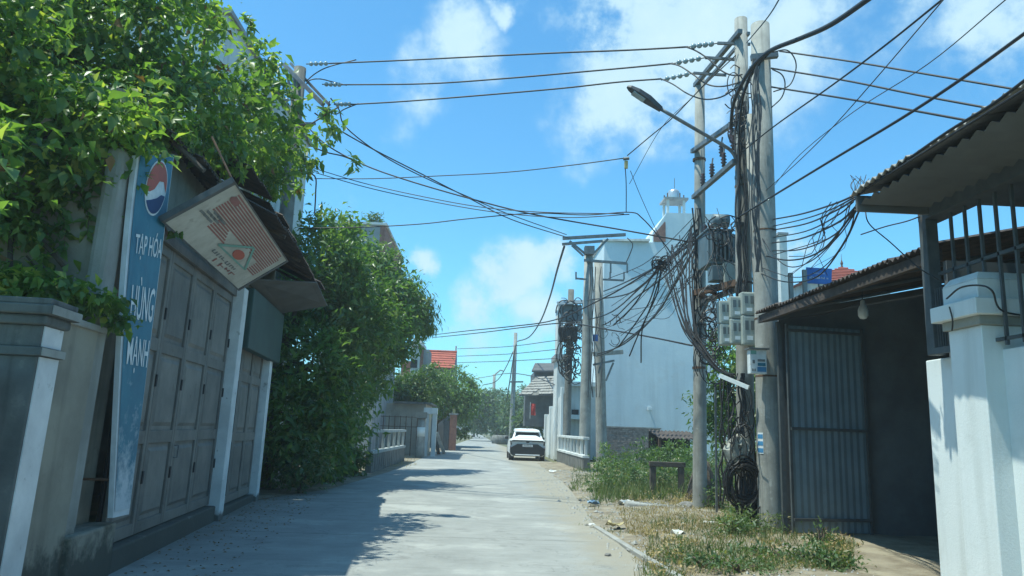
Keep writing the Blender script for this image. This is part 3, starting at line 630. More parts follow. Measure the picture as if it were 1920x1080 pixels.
# ------------------------------------------------------------------ right near building (cage above white wall)
rb = thing('barred_house', (4.6,5,0), 'low house with a barred opening and deep corrugated eaves at the right edge', 'house')
def rbx(name, q, m, parent=rb, **k): b = MB(); b.box(*q); return b.build(name, M[m], parent, **k)
EX = 3.52; ZS = 3.78
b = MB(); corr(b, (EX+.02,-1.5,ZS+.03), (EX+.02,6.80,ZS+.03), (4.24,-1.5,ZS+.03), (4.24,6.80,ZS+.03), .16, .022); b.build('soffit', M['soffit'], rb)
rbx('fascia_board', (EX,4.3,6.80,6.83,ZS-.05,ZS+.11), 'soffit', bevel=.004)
rbx('beam', (4.22,4.42,-1.5,6.98,ZS-.08,ZS+.12), 'grille')
s = -1.5; k = 0
while s < 6.8:
    e = min(s+.82, 6.86); j = random.uniform(-.03,.03)
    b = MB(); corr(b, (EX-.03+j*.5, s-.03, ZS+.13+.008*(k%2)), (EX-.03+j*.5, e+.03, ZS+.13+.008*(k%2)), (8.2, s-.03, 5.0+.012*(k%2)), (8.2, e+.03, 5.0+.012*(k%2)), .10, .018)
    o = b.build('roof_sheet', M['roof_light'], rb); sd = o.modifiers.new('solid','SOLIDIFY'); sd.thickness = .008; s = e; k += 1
rbx('corner_post', (4.22,4.34,6.86,6.98,2.38,ZS-.08), 'grille', bevel=.006)
y = 6.62
while y > 1.0:
    b = MB(); b.box(4.305,4.33,y-.012,y+.012,2.38,ZS-.08); b.build('window_bar', M['grille'], rb); y -= .205
for z in (2.42, 3.14): rbx('cross_bar', (4.305,4.33,1.0,6.86,z,z+.03), 'grille')
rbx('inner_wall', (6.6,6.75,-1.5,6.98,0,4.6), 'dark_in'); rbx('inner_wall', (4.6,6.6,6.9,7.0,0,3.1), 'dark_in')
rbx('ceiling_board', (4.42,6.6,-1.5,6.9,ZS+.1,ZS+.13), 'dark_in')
lw = MB(); lw.box(4.36,4.62,-1.5,7.25,-.05,2.36); lw.build('white_wall', M['white_wall'], None, label='smooth white wall ending beside the dark shed opening', cat='wall', bevel=.012)
mesh_p = thing('mesh_panel', (4.30,6.7,2.4), 'narrow wire mesh panel between the corner post and the capped pillar', 'panel')
rbx('frame', (4.22,4.25,6.62,6.86,2.38,2.44), 'grille', mesh_p)
for i in range(6): rbx('rod', (4.235,4.243,6.63+i*.036,6.638+i*.036,2.44,3.0), 'grille', mesh_p)
cp = thing('capped_pillar', (4.45,6.35,0), 'white square pillar with stepped cap in front of the barred opening', 'pillar')
X0, X1, Y0, Y1 = 4.19, 4.79, 6.13, 6.58
def cpb(name, ov, z0, z1, m='white_wall', bev=.008, z1in=0):
    b = MB(); b.hexa([(X0-ov,Y0-ov,z0),(X1+ov,Y0-ov,z0),(X1+ov,Y1+ov,z0),(X0-ov,Y1+ov,z0),(X0-ov+z1in,Y0-ov+z1in,z1),(X1+ov-z1in,Y0-ov+z1in,z1),(X1+ov-z1in,Y1+ov-z1in,z1),(X0-ov+z1in,Y1+ov-z1in,z1)])
    b.build(name, M[m], cp, bevel=bev)
cpb('shaft', 0, -.05, 2.56); cpb('neck_moulding', .035, 2.56, 2.64, 'plaster_pale'); cpb('cap_slab', .10, 2.64, 2.78, 'white_wall'); cpb('cap_block', .02, 2.78, 2.96, 'white_wall', .01); cpb('cap_top', .02, 2.96, 3.03, 'white_wall', .006, .05)
b = MB(); b.tube(smooth_path([atX(1775,560,4.05), atX(1800,540,4.04), atX(1835,535,4.05), atX(1860,545,4.0), (4.3,6.0,2.66), (4.7,6.0,2.62)]), .008, 5); b.tube(smooth_path([atX(1780,575,4.06), atX(1786,600,4.08), atX(1785,620,4.09)]), .007, 5)
b.build('loose_wire', M['cable'], None, label='loose black wire draped round the cap of the white pillar', cat='wire')
# blue steel shed
sd_ = thing('steel_shed', (5.5,10,0), 'dark open shed with brown corrugated roof and blue grey steel side', 'shed')
SX = 4.52
s = 7.3; k = 0
while s < 12.2:
    e = min(s+.83, 12.3); j = random.uniform(-.03,.03); z = 3.50+(s-7.3)*.012
    b = MB(); corr(b, (SX+j, s-.03, z+.06+.01*(k%2)), (SX+j, e+.03, z+.06+.01*(k%2)), (8.6, s-.03, 4.45), (8.6, e+.03, 4.45), .11, .022)
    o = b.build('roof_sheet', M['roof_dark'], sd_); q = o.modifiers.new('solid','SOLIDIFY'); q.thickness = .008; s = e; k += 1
def sdx(name, q, m='dark_in', **k): b = MB(); b.box(*q); return b.build(name, M[m], sd_, **k)
b = MB(); b.hexa([(SX+.05,7.3,3.40),(SX+.12,7.3,3.40),(SX+.12,12.3,3.46),(SX+.05,12.3,3.46),(SX+.05,7.3,3.52),(SX+.12,7.3,3.52),(SX+.12,12.3,3.58),(SX+.05,12.3,3.58)]); b.build('eaves_beam', M['roof_dark'], sd_)
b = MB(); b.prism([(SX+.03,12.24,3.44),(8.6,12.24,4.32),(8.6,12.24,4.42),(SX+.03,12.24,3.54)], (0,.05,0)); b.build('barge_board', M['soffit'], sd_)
for y in (8.4, 9.7, 11.0): b = MB(); b.tube([(SX+.08,y,3.47),(8.5,y,4.36)], .03, 6); b.build('rafter', M['grille'], sd_)
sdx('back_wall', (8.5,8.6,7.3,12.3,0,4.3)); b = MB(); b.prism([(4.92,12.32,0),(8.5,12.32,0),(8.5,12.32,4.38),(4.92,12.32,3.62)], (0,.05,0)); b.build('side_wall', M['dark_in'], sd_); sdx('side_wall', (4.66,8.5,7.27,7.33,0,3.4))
sdx('corner_post', (4.83,4.90,12.16,12.23,-.05,3.47), 'grille'); sdx('floor_slab', (4.6,8.5,7.3,12.2,-.05,.06), 'slab')
gate = thing('shed_gate', (4.9,12.1,.1), 'blue grey corrugated steel gate leaf of the shed behind the thick pole', 'gate')
G0 = V((4.90,11.95,.12)); G1 = V((6.25,12.16,.12)); gd = (G1-G0); gl = gd.length; gu = gd/gl; gn = V((-gu.y, gu.x, 0)); gn = -gn if gn.y > 0 else gn
for k in range(3):
    a = G0+gu*(gl*k/3-.01); c = G0+gu*(gl*(k+1)/3+.01); b = MB()
    corr(b, a+gn*.003*k, c+gn*.003*k, a+V((0,0,3.26))+gn*.003*k, c+V((0,0,3.26))+gn*.003*k, .105, .006, up=gn); o = b.build('steel_sheet', M['blue_sheet'], gate); q = o.modifiers.new('solid','SOLIDIFY'); q.thickness = .006
for z in (.32, 1.72, 3.3):
    b = MB(); b.obox(G0+gu*gl/2+V((0,0,z-.12))+gn*.03, gu*gl/2, gn*.016, V((0,0,.022))); b.build('rail', M['grille'], gate)
for t in (0, 1): b = MB(); b.obox(G0+gu*gl*t+V((0,0,1.63)), gu*.02, gn*.02, V((0,0,1.65))); b.build('stile', M['grille'], gate)
bl = thing('hanging_bulb', atY(1618,582,10.6), 'bulb lamp hanging under the dark shed roof', 'lamp')
p = atY(1618,582,10.6); b = MB(); b.lathe(p, [(.01,.16),(.03,.14),(.035,.08),(.05,.06),(.07,.0),(.07,-.08),(.045,-.12),(.01,-.13)], 12); b.build('lamp_body', M['sign_side'], bl, smooth=True)
b = MB(); b.tube([p+V((0,0,.15)), p+V((0,0,.42))], .008, 5); b.build('cord', M['cable'], bl)
ty = thing('concrete_apron', (5.2,9,0), '', ''); bpy.data.objects.remove(ty)
b = MB(); b.prism([(4.6,7.0,0),(4.1,7.4,0),(4.25,9.5,0),(4.6,10.6,0)], (0,0,.055)); b.build('concrete_apron', M['dirt'], kind='structure', origin=(0,0,0))

# ------------------------------------------------------------------ pale blue house, brick wall, tower
bh = thing('blank_wall_house', (9.5,44,0), 'tall house with a blank pale blue side wall behind the poles', 'house')
BY = 42.; 
def bx_px(px, Y): return atY(px, 800, Y).x
Xa = atY(1133,700,BY).x; Xb = atY(1347,700,BY).x; Zt = atY(1150,449,BY).z
def tilt(b, x0, x1, y0, y1, z0, z1): # face turned slightly to the street so the high sun grazes it
    return b.hexa([(x0,y0+.5,z0),(x1,y0,z0),(x1,y1,z0),(x0,y1,z0),(x0,y0+.5,z1),(x1,y0,z1),(x1,y1,z1),(x0,y1,z1)])
b = MB(); tilt(b, Xa, Xb, BY, BY+9, 0, Zt); b.build('wall', M['blue_wall'], bh)
b = MB(); tilt(b, Xa-.08, atY(1218,450,BY).x, BY-.08, BY+9, Zt, Zt+.12); b.build('parapet_coping', M['far_white'], bh)
Xs = atY(1221,450,BY+.7).x; Z2 = atY(1290,405,BY+.7).z
b = MB(); b.prism([(Xs,BY+.3,Zt-.3),(Xb,BY+.1,Zt-.3),(Xb,BY+.1,Z2),(atY(1252,400,BY).x,BY+.2,Z2),(Xs,BY+.3,Zt+.6)], (0,4.5,0)); b.build('stair_head', M['blue_wall'], bh)
b = MB(); b.prism([(Xs+.05,BY+.22,Zt+.05),(Xs+.75,BY+.22,Zt+.05),(Xs+.75,BY+.22,Zt+1.35),(Xs+.05,BY+.22,Zt+.45)], (0,.06,0)); b.build('bare_brick_patch', M['brick_red'], bh)
tx0 = atY(1249,380,BY+1).x; tx1 = atY(1284,380,BY+1).x; tz0 = Z2-.2; tz1 = atY(1266,376,BY+1).z
for xx in (tx0+.08, tx1-.08):
    for yy in (BY+.9, BY+1.9): b = MB(); b.box(xx-.07,xx+.07,yy-.07,yy+.07,tz0,tz1); b.build('tower_leg', M['far_white'], bh)
b = MB(); b.box(tx0-.15,tx1+.15,BY+.7,BY+2.1,tz1,tz1+.12); b.build('tower_slab', M['grey_render'], bh)
tk = thing('water_tank', (tx0+.5,BY+1.4,tz1+.12), 'round steel water tank on the small tower of the pale blue house', 'tank')
b = MB(); b.lathe(((tx0+tx1)/2,BY+1.4,tz1+.12), [(.05,0),(.34,.02),(.36,.1),(.36,.5),(.30,.62),(.15,.7),(.04,.72)], 16); b.build('tank_body', M['tank'], tk, smooth=True)
b = MB(); b.tube([((tx0+tx1)/2+.05,BY+1.4,tz1+.9),((tx0+tx1)/2+.05,BY+1.4,tz1+1.55)], .02, 5); b.build('rod', M['steel'], tk)
for k in range(5):
    b = MB(); a = k*1.3; c = V(((tx0+tx1)/2+.62*cos(a), BY+1.4+.4*sin(a), tz1)); b.tube([c+V((0,0,.1)), c+V((0,0,.5))], .04, 5); b.build('tank_strut', M['rust'], tk)
wl = thing('wall_lamp', atY(1219,768,BY-.1), 'small white lamp sticking out of the blank pale blue wall', 'lamp'); p = atY(1219,766,BY+.0)
p.y = BY+.5-.5*(p.x-Xa)/(Xb-Xa)
b = MB(); b.tube([p+V((0,.02,0)), p+V((0,-.16,.02))], .035, 6); b.build('bracket', M['far_white'], wl); b = MB(); b.obox(p+V((0,-.2,.0)), (.12,0,0), (0,.06,0), (0,0,.09)); b.build('lamp_head', M['sign_white'], wl, bevel=.01)
# brick wall built of bricks
KY = 38.6; kx0 = atY(1133,840,KY).x; kx1 = atY(1238,840,KY).x; kz = atY(1180,803,KY).z
bw = thing('brick_wall', ((kx0+kx1)/2,KY,0), 'weathered grey brick wall at the foot of the pale blue house', 'wall')
b = MB(); b.box(kx0,kx1,KY,KY+.2,-.05,kz); b.build('mortar_core', M['mortar'], bw)
b = MB(); z = 0; r = 0
while z < kz-.05:
    x = kx0-(r%2)*.12
    while x < kx1-.1:
        j = random.uniform(0,.018)
        if random.random() > .03: b.box(max(x,kx0)+.006, min(x+.225,kx1), KY-.02-j, KY+.01, z+.006, z+.088)
        x += .238
    z += .1; r += 1
b.build('brickwork', M['brick'], bw, kind='stuff')
b = MB(); b.box(kx0-.05,kx1+.05,KY-.06,KY+.24,kz,kz+.07); b.build('coping', M['mortar'], bw)
# small shelter between brick wall and pole
sl = thing('low_shelter', (8.3,31,0), 'low black roofed shelter among weeds beside the brick wall', 'shelter')
p0 = atY(1236,812,30.); p1 = atY(1318,812,30.)
b = MB(); corr(b, (p0.x,30,1.42), (p1.x,30,1.42), (p0.x,32,1.72), (p1.x,32,1.72), .16, .03); o = b.build('roof_sheet', M['roof_dark'], sl); q = o.modifiers.new('solid','SOLIDIFY'); q.thickness = .03
for xx in (p0.x+.05, p1.x-.05): b = MB(); b.box(xx-.05,xx+.05,30.1,30.2,-.05,1.4); b.build('post', M['rust'], sl)
b = MB(); b.box(p0.x,p1.x,31.9,32,-.05,1.66); b.build('back_wall', M['door_gap'], sl)
# red tiled house far right with finial and blue street plate
rh = thing('red_roof_house', (21,46,0), 'far house with red tiled hip roof and finial above the shed', 'house')
pr = [atY(1552,520,46.), atY(1640,540,46.), atY(1592,500,48.)]
zz = pr[0].z; b = MB(); b.box(pr[0].x-1.2,pr[1].x+1,46,52,0,zz-.3); b.build('wall', M['far_white'], rh)
b = MB(); X_0, X_1 = pr[0].x-1.6, pr[1].x+1.4; ap = V((pr[2].x,49,pr[2].z+.2)); b.add([(X_0,45.5,zz-.3),(X_1,45.5,zz-.3),(X_1,52.5,zz-.3),(X_0,52.5,zz-.3),ap], [(0,1,4),(1,2,4),(2,3,4),(3,0,4),(3,2,1,0)]); b.build('roof', M['red_tile'], rh)
b = MB(); b.lathe(ap, [(.12,-.1),(.06,.1),(.1,.25),(.02,.5),(.01,.9)], 8); b.build('finial', M['rust'], rh)
b = MB()
for i in range(9):
    t0 = i/9
    for side in (0, 1):
        a = V((X_0,45.5,zz-.3)).lerp(ap, t0); c = V((X_1,45.5,zz-.3)).lerp(ap, t0)
    b.tube([a+V((0,-.03,.03)), c+V((0,-.03,.03))], .05, 4)
b.build('tile_course', M['red_tile'], rh)
st = thing('street_sign', atY(1536,560,13.4), 'small blue street name plate on a thin pole above the shed roof', 'sign')
pa, pb, pc, pd = atY(1512,531,13.4), atY(1559,533,13.4), atY(1560,504,13.4), atY(1512,501,13.4)
b = MB(); b.prism([pa,pb,pc,pd], (0,.02,0)); b.build('plate', M['blue_plate'], st)
cx_ = (pa+pb+pc+pd)/4; ex = (pb-pa)
scribble(lambda x, y: cx_+ex*x+V((0,-.006,y+.05)), .46, .03, 9, 'sign_white', st, 8); scribble(lambda x, y: cx_+ex*x+V((0,-.006,y-.035)), .78, .05, 12, 'sign_white', st, 9)
b = MB(); b.tube([cx_+V((0,.03,-.14)), cx_+V((0,.03,-1.0))], .016, 6); b.build('pole', M['steel'], st)
for px in (1482,1508):
    a = atY(px,512 if px < 1500 else 506,13.0); b = MB(); b.box(a.x-.035,a.x+.035,a.y-.03,a.y+.03,2.9,a.z); b.build('concrete_stake', M['concrete_pole'], None, label='thin concrete stake above the shed roof, %s the blue plate' % ('left of' if px < 1500 else 'directly touching'), cat='stake')
# slim pale building edge behind the thick pole
sb = thing('slim_building', (12,30,0), 'slim pale building edge showing behind the thick concrete pole', 'building')
a = atY(1461,440,30.); c = atY(1475,440,30.); b = MB(); b.box(a.x,c.x,30,33,0,a.z); b.build('wall', M['far_white'], sb); b = MB(); b.box(a.x-.06,c.x+.06,29.95,33.05,a.z,a.z+.1); b.build('coping', M['grey_render'], sb)

# ------------------------------------------------------------------ bridge parapets
def parapet(name, a, c, zt, zm, nb, label, m='far_white'):
    root = thing(name, a, label, 'parapet'); a = V(a); c = V(c); d = (c-a).normalized(); nn = V((-d.y,d.x,0)); Ln = (c-a).length; mid = (a+c)/2
    def bb(nm, t0, t1, w, z0, z1, mm): b = MB(); b.obox(a+d*((t0+t1)/2)+V((0,0,(z0+z1)/2)), d*((t1-t0)/2), nn*w, V((0,0,(z1-z0)/2))); b.build(nm, M[mm], root, bevel=.01)
    bb('base_wall', 0, Ln, .10, -.1, zm-.08, 'concrete_dark'); bb('bottom_rail', 0, Ln, .13, zm-.08, zm+.02, m); bb('top_rail', 0, Ln, .12, zt-.1, zt, m)
    for k in range(nb+1):
        t = .08+(Ln-.16)*k/nb; bb('baluster', t-.05, t+.05, .05, zm+.02, zt-.1, m)
    for k in range(int(Ln/.5)): bb('rib', k*.5+.2, k*.5+.26, .115, -.1, zm-.09, 'concrete_dark')
parapet('bridge_parapet', (3.95,28.8,0), (3.85,38.,0), 1.36, .66, 8, 'low bridge parapet with pale rail right of the white car')
parapet('bridge_parapet', (-3.66,25.,0), (-3.5,34,0), 1.38, .68, 6, 'low bridge parapet with pale balusters under the big dark tree', 'grey_pale')

# ------------------------------------------------------------------ far left: beige house, gate, tower, red roof
bz = thing('beige_outbuilding', (-5,42,0), 'low beige stained outbuilding behind the left bridge parapet', 'building')
x0 = atY(690,790,42.).x; x1 = atY(797,790,42.).x; z1 = atY(740,756,42.).z
b = MB(); b.box(x0,x1,42,47,-.05,z1); b.build('wall', M['far_beige'], bz); b = MB(); b.box(x0+1.4,x1+.3,41.6,47.3,z1,z1+.1); b.build('roof_slab', M['concrete_dark'], bz)
for px in (705,711): a = atY(px,774,42.); b = MB(); b.box(a.x-.07,a.x+.07,41.985,42.02,a.z-.1,a.z+.1); b.build('vent', M['door_gap'], bz)
b = MB(); b.box(atY(688,740,41.5).x-.06,atY(688,740,41.5).x+.06,41.5,41.6,0,atY(688,735,41.5).z); b.build('downpipe', M['sign_white'], bz)
fn = thing('wire_fence', (-5,40,0), 'thin wire fence in front of the beige outbuilding', 'fence')
fx0 = atY(697,800,40.).x; fx1 = atY(782,800,40.).x
for k in range(9): x = fx0+(fx1-fx0)*k/8; b = MB(); b.tube([(x,40,0),(x,40,2.05)], .02, 4); b.build('post', M['rust'], fn)
for z in (1.5,2.0): b = MB(); b.tube([(fx0,40,z),(fx1,40,z)], .015, 4); b.build('rail', M['rust'], fn)
cpst = thing('round_post', atZ(787,853), 'round grey concrete post with pale band beside the white gate', 'post'); p = atY(787,853,38.5); p.z = 0
b = MB(); b.lathe(p, [(.24,-.05),(.22,.5),(.2,1.2),(.19,1.95)], 14); b.build('shaft', M['concrete_pole'], cpst, smooth=True); b = MB(); b.lathe(p, [(.205,1.05),(.203,1.5)], 14); b.build('painted_band', M['far_white'], cpst, smooth=True); b = MB(); b.box(p.x-.26,p.x+.26,p.y-.26,p.y+.26,1.95,2.25); b.build('cap', M['concrete_dark'], cpst)
gt = thing('white_gate_portal', atZ(808,852), 'white painted gate pillars with a lintel at the end of the beige outbuilding', 'gate'); Yg = 40.5
for (pa_, pb_) in ((798,803),(810,818)):
    a = atY(pa_,800,Yg).x; c = atY(pb_,800,Yg).x; b = MB(); b.box(a,c,Yg,Yg+.4,-.05,atY(808,776,Yg).z); b.build('pillar', M['far_white'], gt)
a = atY(795,770,Yg).x; c = atY(820,770,Yg).x; z = atY(808,776,Yg).z; b = MB(); b.box(a,c,Yg-.1,Yg+.5,z,z+.32); b.build('lintel', M['far_white'], gt)
for k, (t, f) in enumerate((((818,810),(833,851)),((814,815),(823,852)))):
    p1 = atY(*t,41.3); p2 = atZ(*f); b = MB(); d = (p1-p2).normalized(); b.obox((p1+p2)/2, d*(p1-p2).length/2, d.cross(V((0,1,0))).normalized()*.10, V((0,.03,0)))
    b.build('leaning_board', M['far_white'] if k == 0 else M['concrete_dark'], None, label=('pale board leaning outward beside the white gate portal' if k == 0 else 'darker narrow board leaning between the pale board and the gate'), cat='board')
rp = thing('red_gate_pillar', atZ(852,838), 'dark red gate pillar with small lamp beyond the leaning boards', 'pillar'); Yr = 52.
a = atY(843,800,Yr).x; c = atY(856,800,Yr).x; z = atY(850,778,Yr).z; b = MB(); b.box(a,c,Yr,Yr+.5,-.05,z); b.build('shaft', M['brick_red'], rp); b = MB(); b.box(a-.08,c+.08,Yr-.08,Yr+.58,z,z+.12); b.build('cap', M['grey_render'], rp); b = MB(); b.box((a+c)/2-.1,(a+c)/2+.1,Yr+.1,Yr+.3,z+.12,z+.42); b.build('lamp', M['sack_yellow'], rp)
b = MB(); b.box(a-.4,a-.02,Yr,Yr+8,-.05,2.0); b.build('dark_fence_wall', M['grille'], None, label='dark grey boundary wall behind the red gate pillar', cat='wall')
tw = thing('brick_tower_house', (-6,56,0), 'white and brick house part visible above the hedge left of the red roof', 'house'); Yt = 56.
def twb(nm, pa_, pb_, pyt, m, dy=0., d=3, z0=0.): a = atY(pa_,680,Yt).x; c = atY(pb_,680,Yt).x; b = MB(); b.box(a,c,Yt+dy,Yt+d,z0,atY((pa_+pb_)/2,pyt,Yt).z); return b.build(nm, M[m], tw)
twb('wall', 752, 771, 676, 'brick_red', .3, 4); twb('white_pilaster', 770, 787, 652, 'far_white', 0, 3); twb('brick_pilaster', 787, 793, 654, 'brick_red', -.02, 3); twb('side_wall', 793, 803, 655, 'grey_render', .1, 3)
a = atY(774,646,Yt); c = atY(790,646,Yt); b = MB(); b.box(a.x-.15,c.x+.15,Yt-.2,Yt+3.1,a.z-.1,a.z+.15); b.build('cornice', M['far_white'], tw); b = MB(); b.box(a.x,c.x,Yt,Yt+1,a.z+.15,a.z+.5); b.build('finial_block', M['far_white'], tw)
a = atY(776,682,Yt); b = MB(); b.box(a.x-.25,a.x+.25,Yt-.03,Yt+.1,a.z-.3,a.z+.3); wn = b.build('window', M['door_gap'], tw)
rr = thing('red_tile_roof_house', (-3.5,60,0), 'grey house with a red tiled gable roof above the hedge', 'house'); Yq = 60.
a = atY(801,690,Yq); c = atY(851,690,Yq); b = MB(); b.box(a.x,c.x-.1,Yq,Yq+6,0,a.z); b.build('wall', M['grey_render'], rr)
t0 = atY(803,659,Yq+2.4); t1 = atY(851,661,Yq+2.4); b = MB()
for k in range(7):
    f = k/7; g_ = (k+1)/7+.02; A0 = V((a.x-.1,Yq-.4,a.z)).lerp(V((a.x-.1,Yq+2.4,t0.z)), f); B0 = V((c.x+.05,Yq-.4,a.z)).lerp(V((c.x+.05,Yq+2.4,t0.z)), f); A1 = V((a.x-.1,Yq-.4,a.z)).lerp(V((a.x-.1,Yq+2.4,t0.z)), g_); B1 = V((c.x+.05,Yq-.4,a.z)).lerp(V((c.x+.05,Yq+2.4,t0.z)), g_)
    b.add([A0+V((0,0,.07)),B0+V((0,0,.07)),B1,A1,A0,B0], [(0,1,2,3),(4,5,1,0)])
b.add([(a.x-.1,Yq+2.4,t0.z),(c.x+.05,Yq+2.4,t0.z),(c.x+.05,Yq+6.4,a.z),(a.x-.1,Yq+6.4,a.z)], [(0,1,2,3)]); b.build('roof', M['red_tile'], rr)
b = MB(); b.tube([(a.x-.15,Yq+2.4,t0.z+.06),(c.x+.1,Yq+2.4,t0.z+.06)], .1, 6); b.tube([(c.x,Yq+2.4,t0.z),(c.x,Yq+2.4,t0.z+.55)], .05, 5); b.build('ridge', M['red_tile'], rr)
b = MB(); b.prism([(c.x-.02,Yq-.1,a.z-.2),(c.x-.02,Yq+5,a.z-.2),(c.x-.02,Yq+2.4,t0.z-.05)], (.12,0,0)); b.build('gable_wall', M['grey_render'], rr)
# house top behind the big tree
hb = thing('grey_flat_house', (-6,37,0), 'flat topped grey house with a brick corner behind the dark tree', 'house'); Yh = 37.
a = atY(617,418,Yh); c = atY(721,450,Yh); b = MB(); b.box(a.x,c.x-.25,Yh,Yh+8,0,a.z); b.box(c.x-.25,c.x,Yh,Yh+8,0,a.z-1.61); b.build('wall', M['grey_render'], hb); b = MB(); b.box(c.x-.25,c.x,Yh-.02,Yh+8,a.z-1.6,a.z-.02); b.build('brick_corner', M['brick_red'], hb)
b = MB(); b.box(a.x-.1,c.x+.08,Yh-.1,Yh+8.1,a.z,a.z+.12); b.build('parapet', M['far_white'], hb)
a2 = atY(705,418,Yh-.0)
shrub('roof_plant', (a2.x,Yh+.4,a.z+.1), .45, .75, 260, .22, .07, M['leaf_light'], 'bushy plant growing on the roof edge of the grey flat house', 'plant')

# ------------------------------------------------------------------ far right of road: white gate wall, dark roofed house
ww = thing('white_yard_wall', (3.9,43,0), 'white stepped yard wall beside the parked white car', 'wall')
b = MB(); b.prism([(4.05,38.3,-.05),(4.05,48.5,-.05),(4.05,48.5,2.35),(4.05,44.,2.9),(4.05,40.5,3.35),(4.05,38.3,3.45)], (.25,0,0)); b.build('wall', M['far_white'], ww)
for y in (38.3, 41.5, 44.8, 48.2): b = MB(); b.box(3.93,4.35,y,y+.4,-.05,2.6+(48-y)*.12); b.build('pier', M['white_wall'], ww, bevel=.01)
def pxbox(b, pa_, pb_, pt, pb, Y, d):
    a = atY((pa_), (pt+pb)/2, Y); c = atY(pb_, (pt+pb)/2, Y); zt = atY((pa_+pb_)/2, pt, Y).z; zb = max(-.05, atY((pa_+pb_)/2, pb, Y).z); return b.box(a.x, c.x, Y, Y+d, zb, zt)
wt = thing('white_gate_house', (4.6,42,0), 'narrow white gate house with balcony behind the twin poles', 'house')
for nm, q, m in (('wall', (1043,1062,672,862,41,2), 'far_white'), ('upper_wall', (1046,1056,566,672,41.2,1.5), 'far_white'), ('side_wall', (1062,1133,722,862,43,3), 'far_white'), ('cornice', (1041,1064,664,674,40.8,2.4), 'grey_render'), ('balcony', (1060,1100,778,786,42.2,1), 'white_wall'), ('ledge', (1058,1132,716,724,42.7,3.5), 'white_wall')):
    b = MB(); pxbox(b, *q); b.build(nm, M[m], wt)
for pa_ in (1072,): b = MB(); pxbox(b, pa_, pa_+13, 768, 777, 42.95, .1); b.build('window', M['door_gap'], wt)
dh = thing('dark_roof_house', (4.5,62,0), 'old house with dark gabled top and broken grey tiled canopy behind the car', 'house')
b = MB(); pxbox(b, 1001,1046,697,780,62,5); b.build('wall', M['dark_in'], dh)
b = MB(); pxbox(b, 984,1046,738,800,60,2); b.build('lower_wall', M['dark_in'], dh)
p = [atY(997,698,61.5), atY(1050,698,61.5), atY(1050,684,64.), atY(1003,684,64.)]; b = MB(); b.prism(p, (0,0,.15)); b.build('upper_roof', M['tile_grey'], dh)
b = MB(); q0, q1, q2, q3 = atY(972,742,58.), atY(1046,740,58.), atY(1046,706,61.5), atY(1006,708,61.5)
for k in range(7):
    f0, f1 = k/7, (k+1)/7+.03; A_, B_, C_, D_ = q0.lerp(q3,f0), q1.lerp(q2,f0), q1.lerp(q2,f1), q0.lerp(q3,f1)
    m2 = 12
    for i in range(m2): 
        if random.random() < .06: continue
        b.prism([A_.lerp(B_,i/m2)+V((0,0,.07+random.random()*.04)), A_.lerp(B_,(i+.93)/m2)+V((0,0,.07)), D_.lerp(C_,(i+.93)/m2), D_.lerp(C_,i/m2)], (0,0,.04))
b.build('tile', M['roof_light'], dh, kind='stuff')
b = MB(); b.prism([q0-V((0,0,.02)), q1-V((0,0,.02)), q2-V((0,0,.02)), q3-V((0,0,.02))], (0,0,.03)); b.build('canopy_board', M['concrete_dark'], dh)
fl = thing('red_flag', atY(1001,775,56.), 'red and white cloth hanging below the dark canopy above the car', 'flag')
a = atY(1000,757,56.); b = MB(); vs = []
for i in range(6):
    for j in range(4): vs.append(a+V((-.16+.11*j, .05*sin(j*2+i), -.17*i)))
b.add(vs, [(i*4+j, i*4+j+1, (i+1)*4+j+1, (i+1)*4+j) for i in range(5) for j in range(3)]); b.build('cloth', M['cloth_red'], fl)
b = MB(); b.tube([a+V((-.22,0,.1)), a+V((-.22,0,-1.1))], .02, 5); b.build('staff', M['far_white'], fl)
# low round planter-like hedge block beside the road
b = MB(); c = atZ(938,832); b.lathe(c, [(.9,-.05),(1.0,.4),(.9,.85),(.6,.9)], 12); b.build('concrete_well', M['concrete_dark'], None, smooth=True, label='squat round mossy concrete ring at the roadside before the far trees', cat='well')
b = MB(); c = atZ(924,826); b.box(c.x-.1,c.x+.1,c.y-.1,c.y+.1,-.05,1.3); b.build('marker_post', M['far_white'], None, label='short pale marker post by the road left of the mossy ring', cat='post')
# ------------------------------------------------------------------ poles
def pole(name, base, top, r0_, r1_, label, n=16, square=False, group=None, m='concrete_pole'):
    base = V(base); top = V(top); root = thing(name, base, label, 'pole', group); b = MB(); d = top-base
    if square:
        R = []
        for t, w in ((-.02, r0_), (0, r0_), (.5, (r0_+r1_)/2), (1, r1_)):
            c = base+d*t; R.append([c+V((-w,-w*.8,0)), c+V((w,-w*.8,0)), c+V((w,w*.8,0)), c+V((-w,w*.8,0))])
        b.rings(R); o = b.build('shaft', M[m], root, bevel=.02)
    else: b.tube([base-d*.02, base, base+d*.33, base+d*.66, top], [r0_, r0_, r0_+(r1_-r0_)*.33, r0_+(r1_-r0_)*.66, r1_], n); o = b.build('shaft', M[m], root, smooth=False)
    for p in o.data.polygons:
        if len(p.vertices) == 4 and not square: p.use_smooth = True
    return root
def band(root, c, r, h=.06, m='rust', name='band'):
    b = MB(); b.lathe(c, [(r, -h/2), (r, h/2)], 16); return b.build(name, M[m], root)
def bar(name, p, q, w, m, parent, **k):
    p, q = V(p), V(q); d = (q-p); L_ = d.length; d = d/L_; s_ = d.cross(V((0,0,1))); s_ = s_.normalized() if s_.length > .05 else V((1,0,0)); u_ = s_.cross(d)
    b = MB(); b.obox((p+q)/2, d*(L_/2), s_*w, u_*w); return b.build(name, M[m], parent, **k)
YA, YB, YC = 12.75, 13.6, 16.0
aB = atZ(1447,1003); aB = atY(1447,1003,YA); aB.z = 0; aT = atY(1425,47,YA+.1)
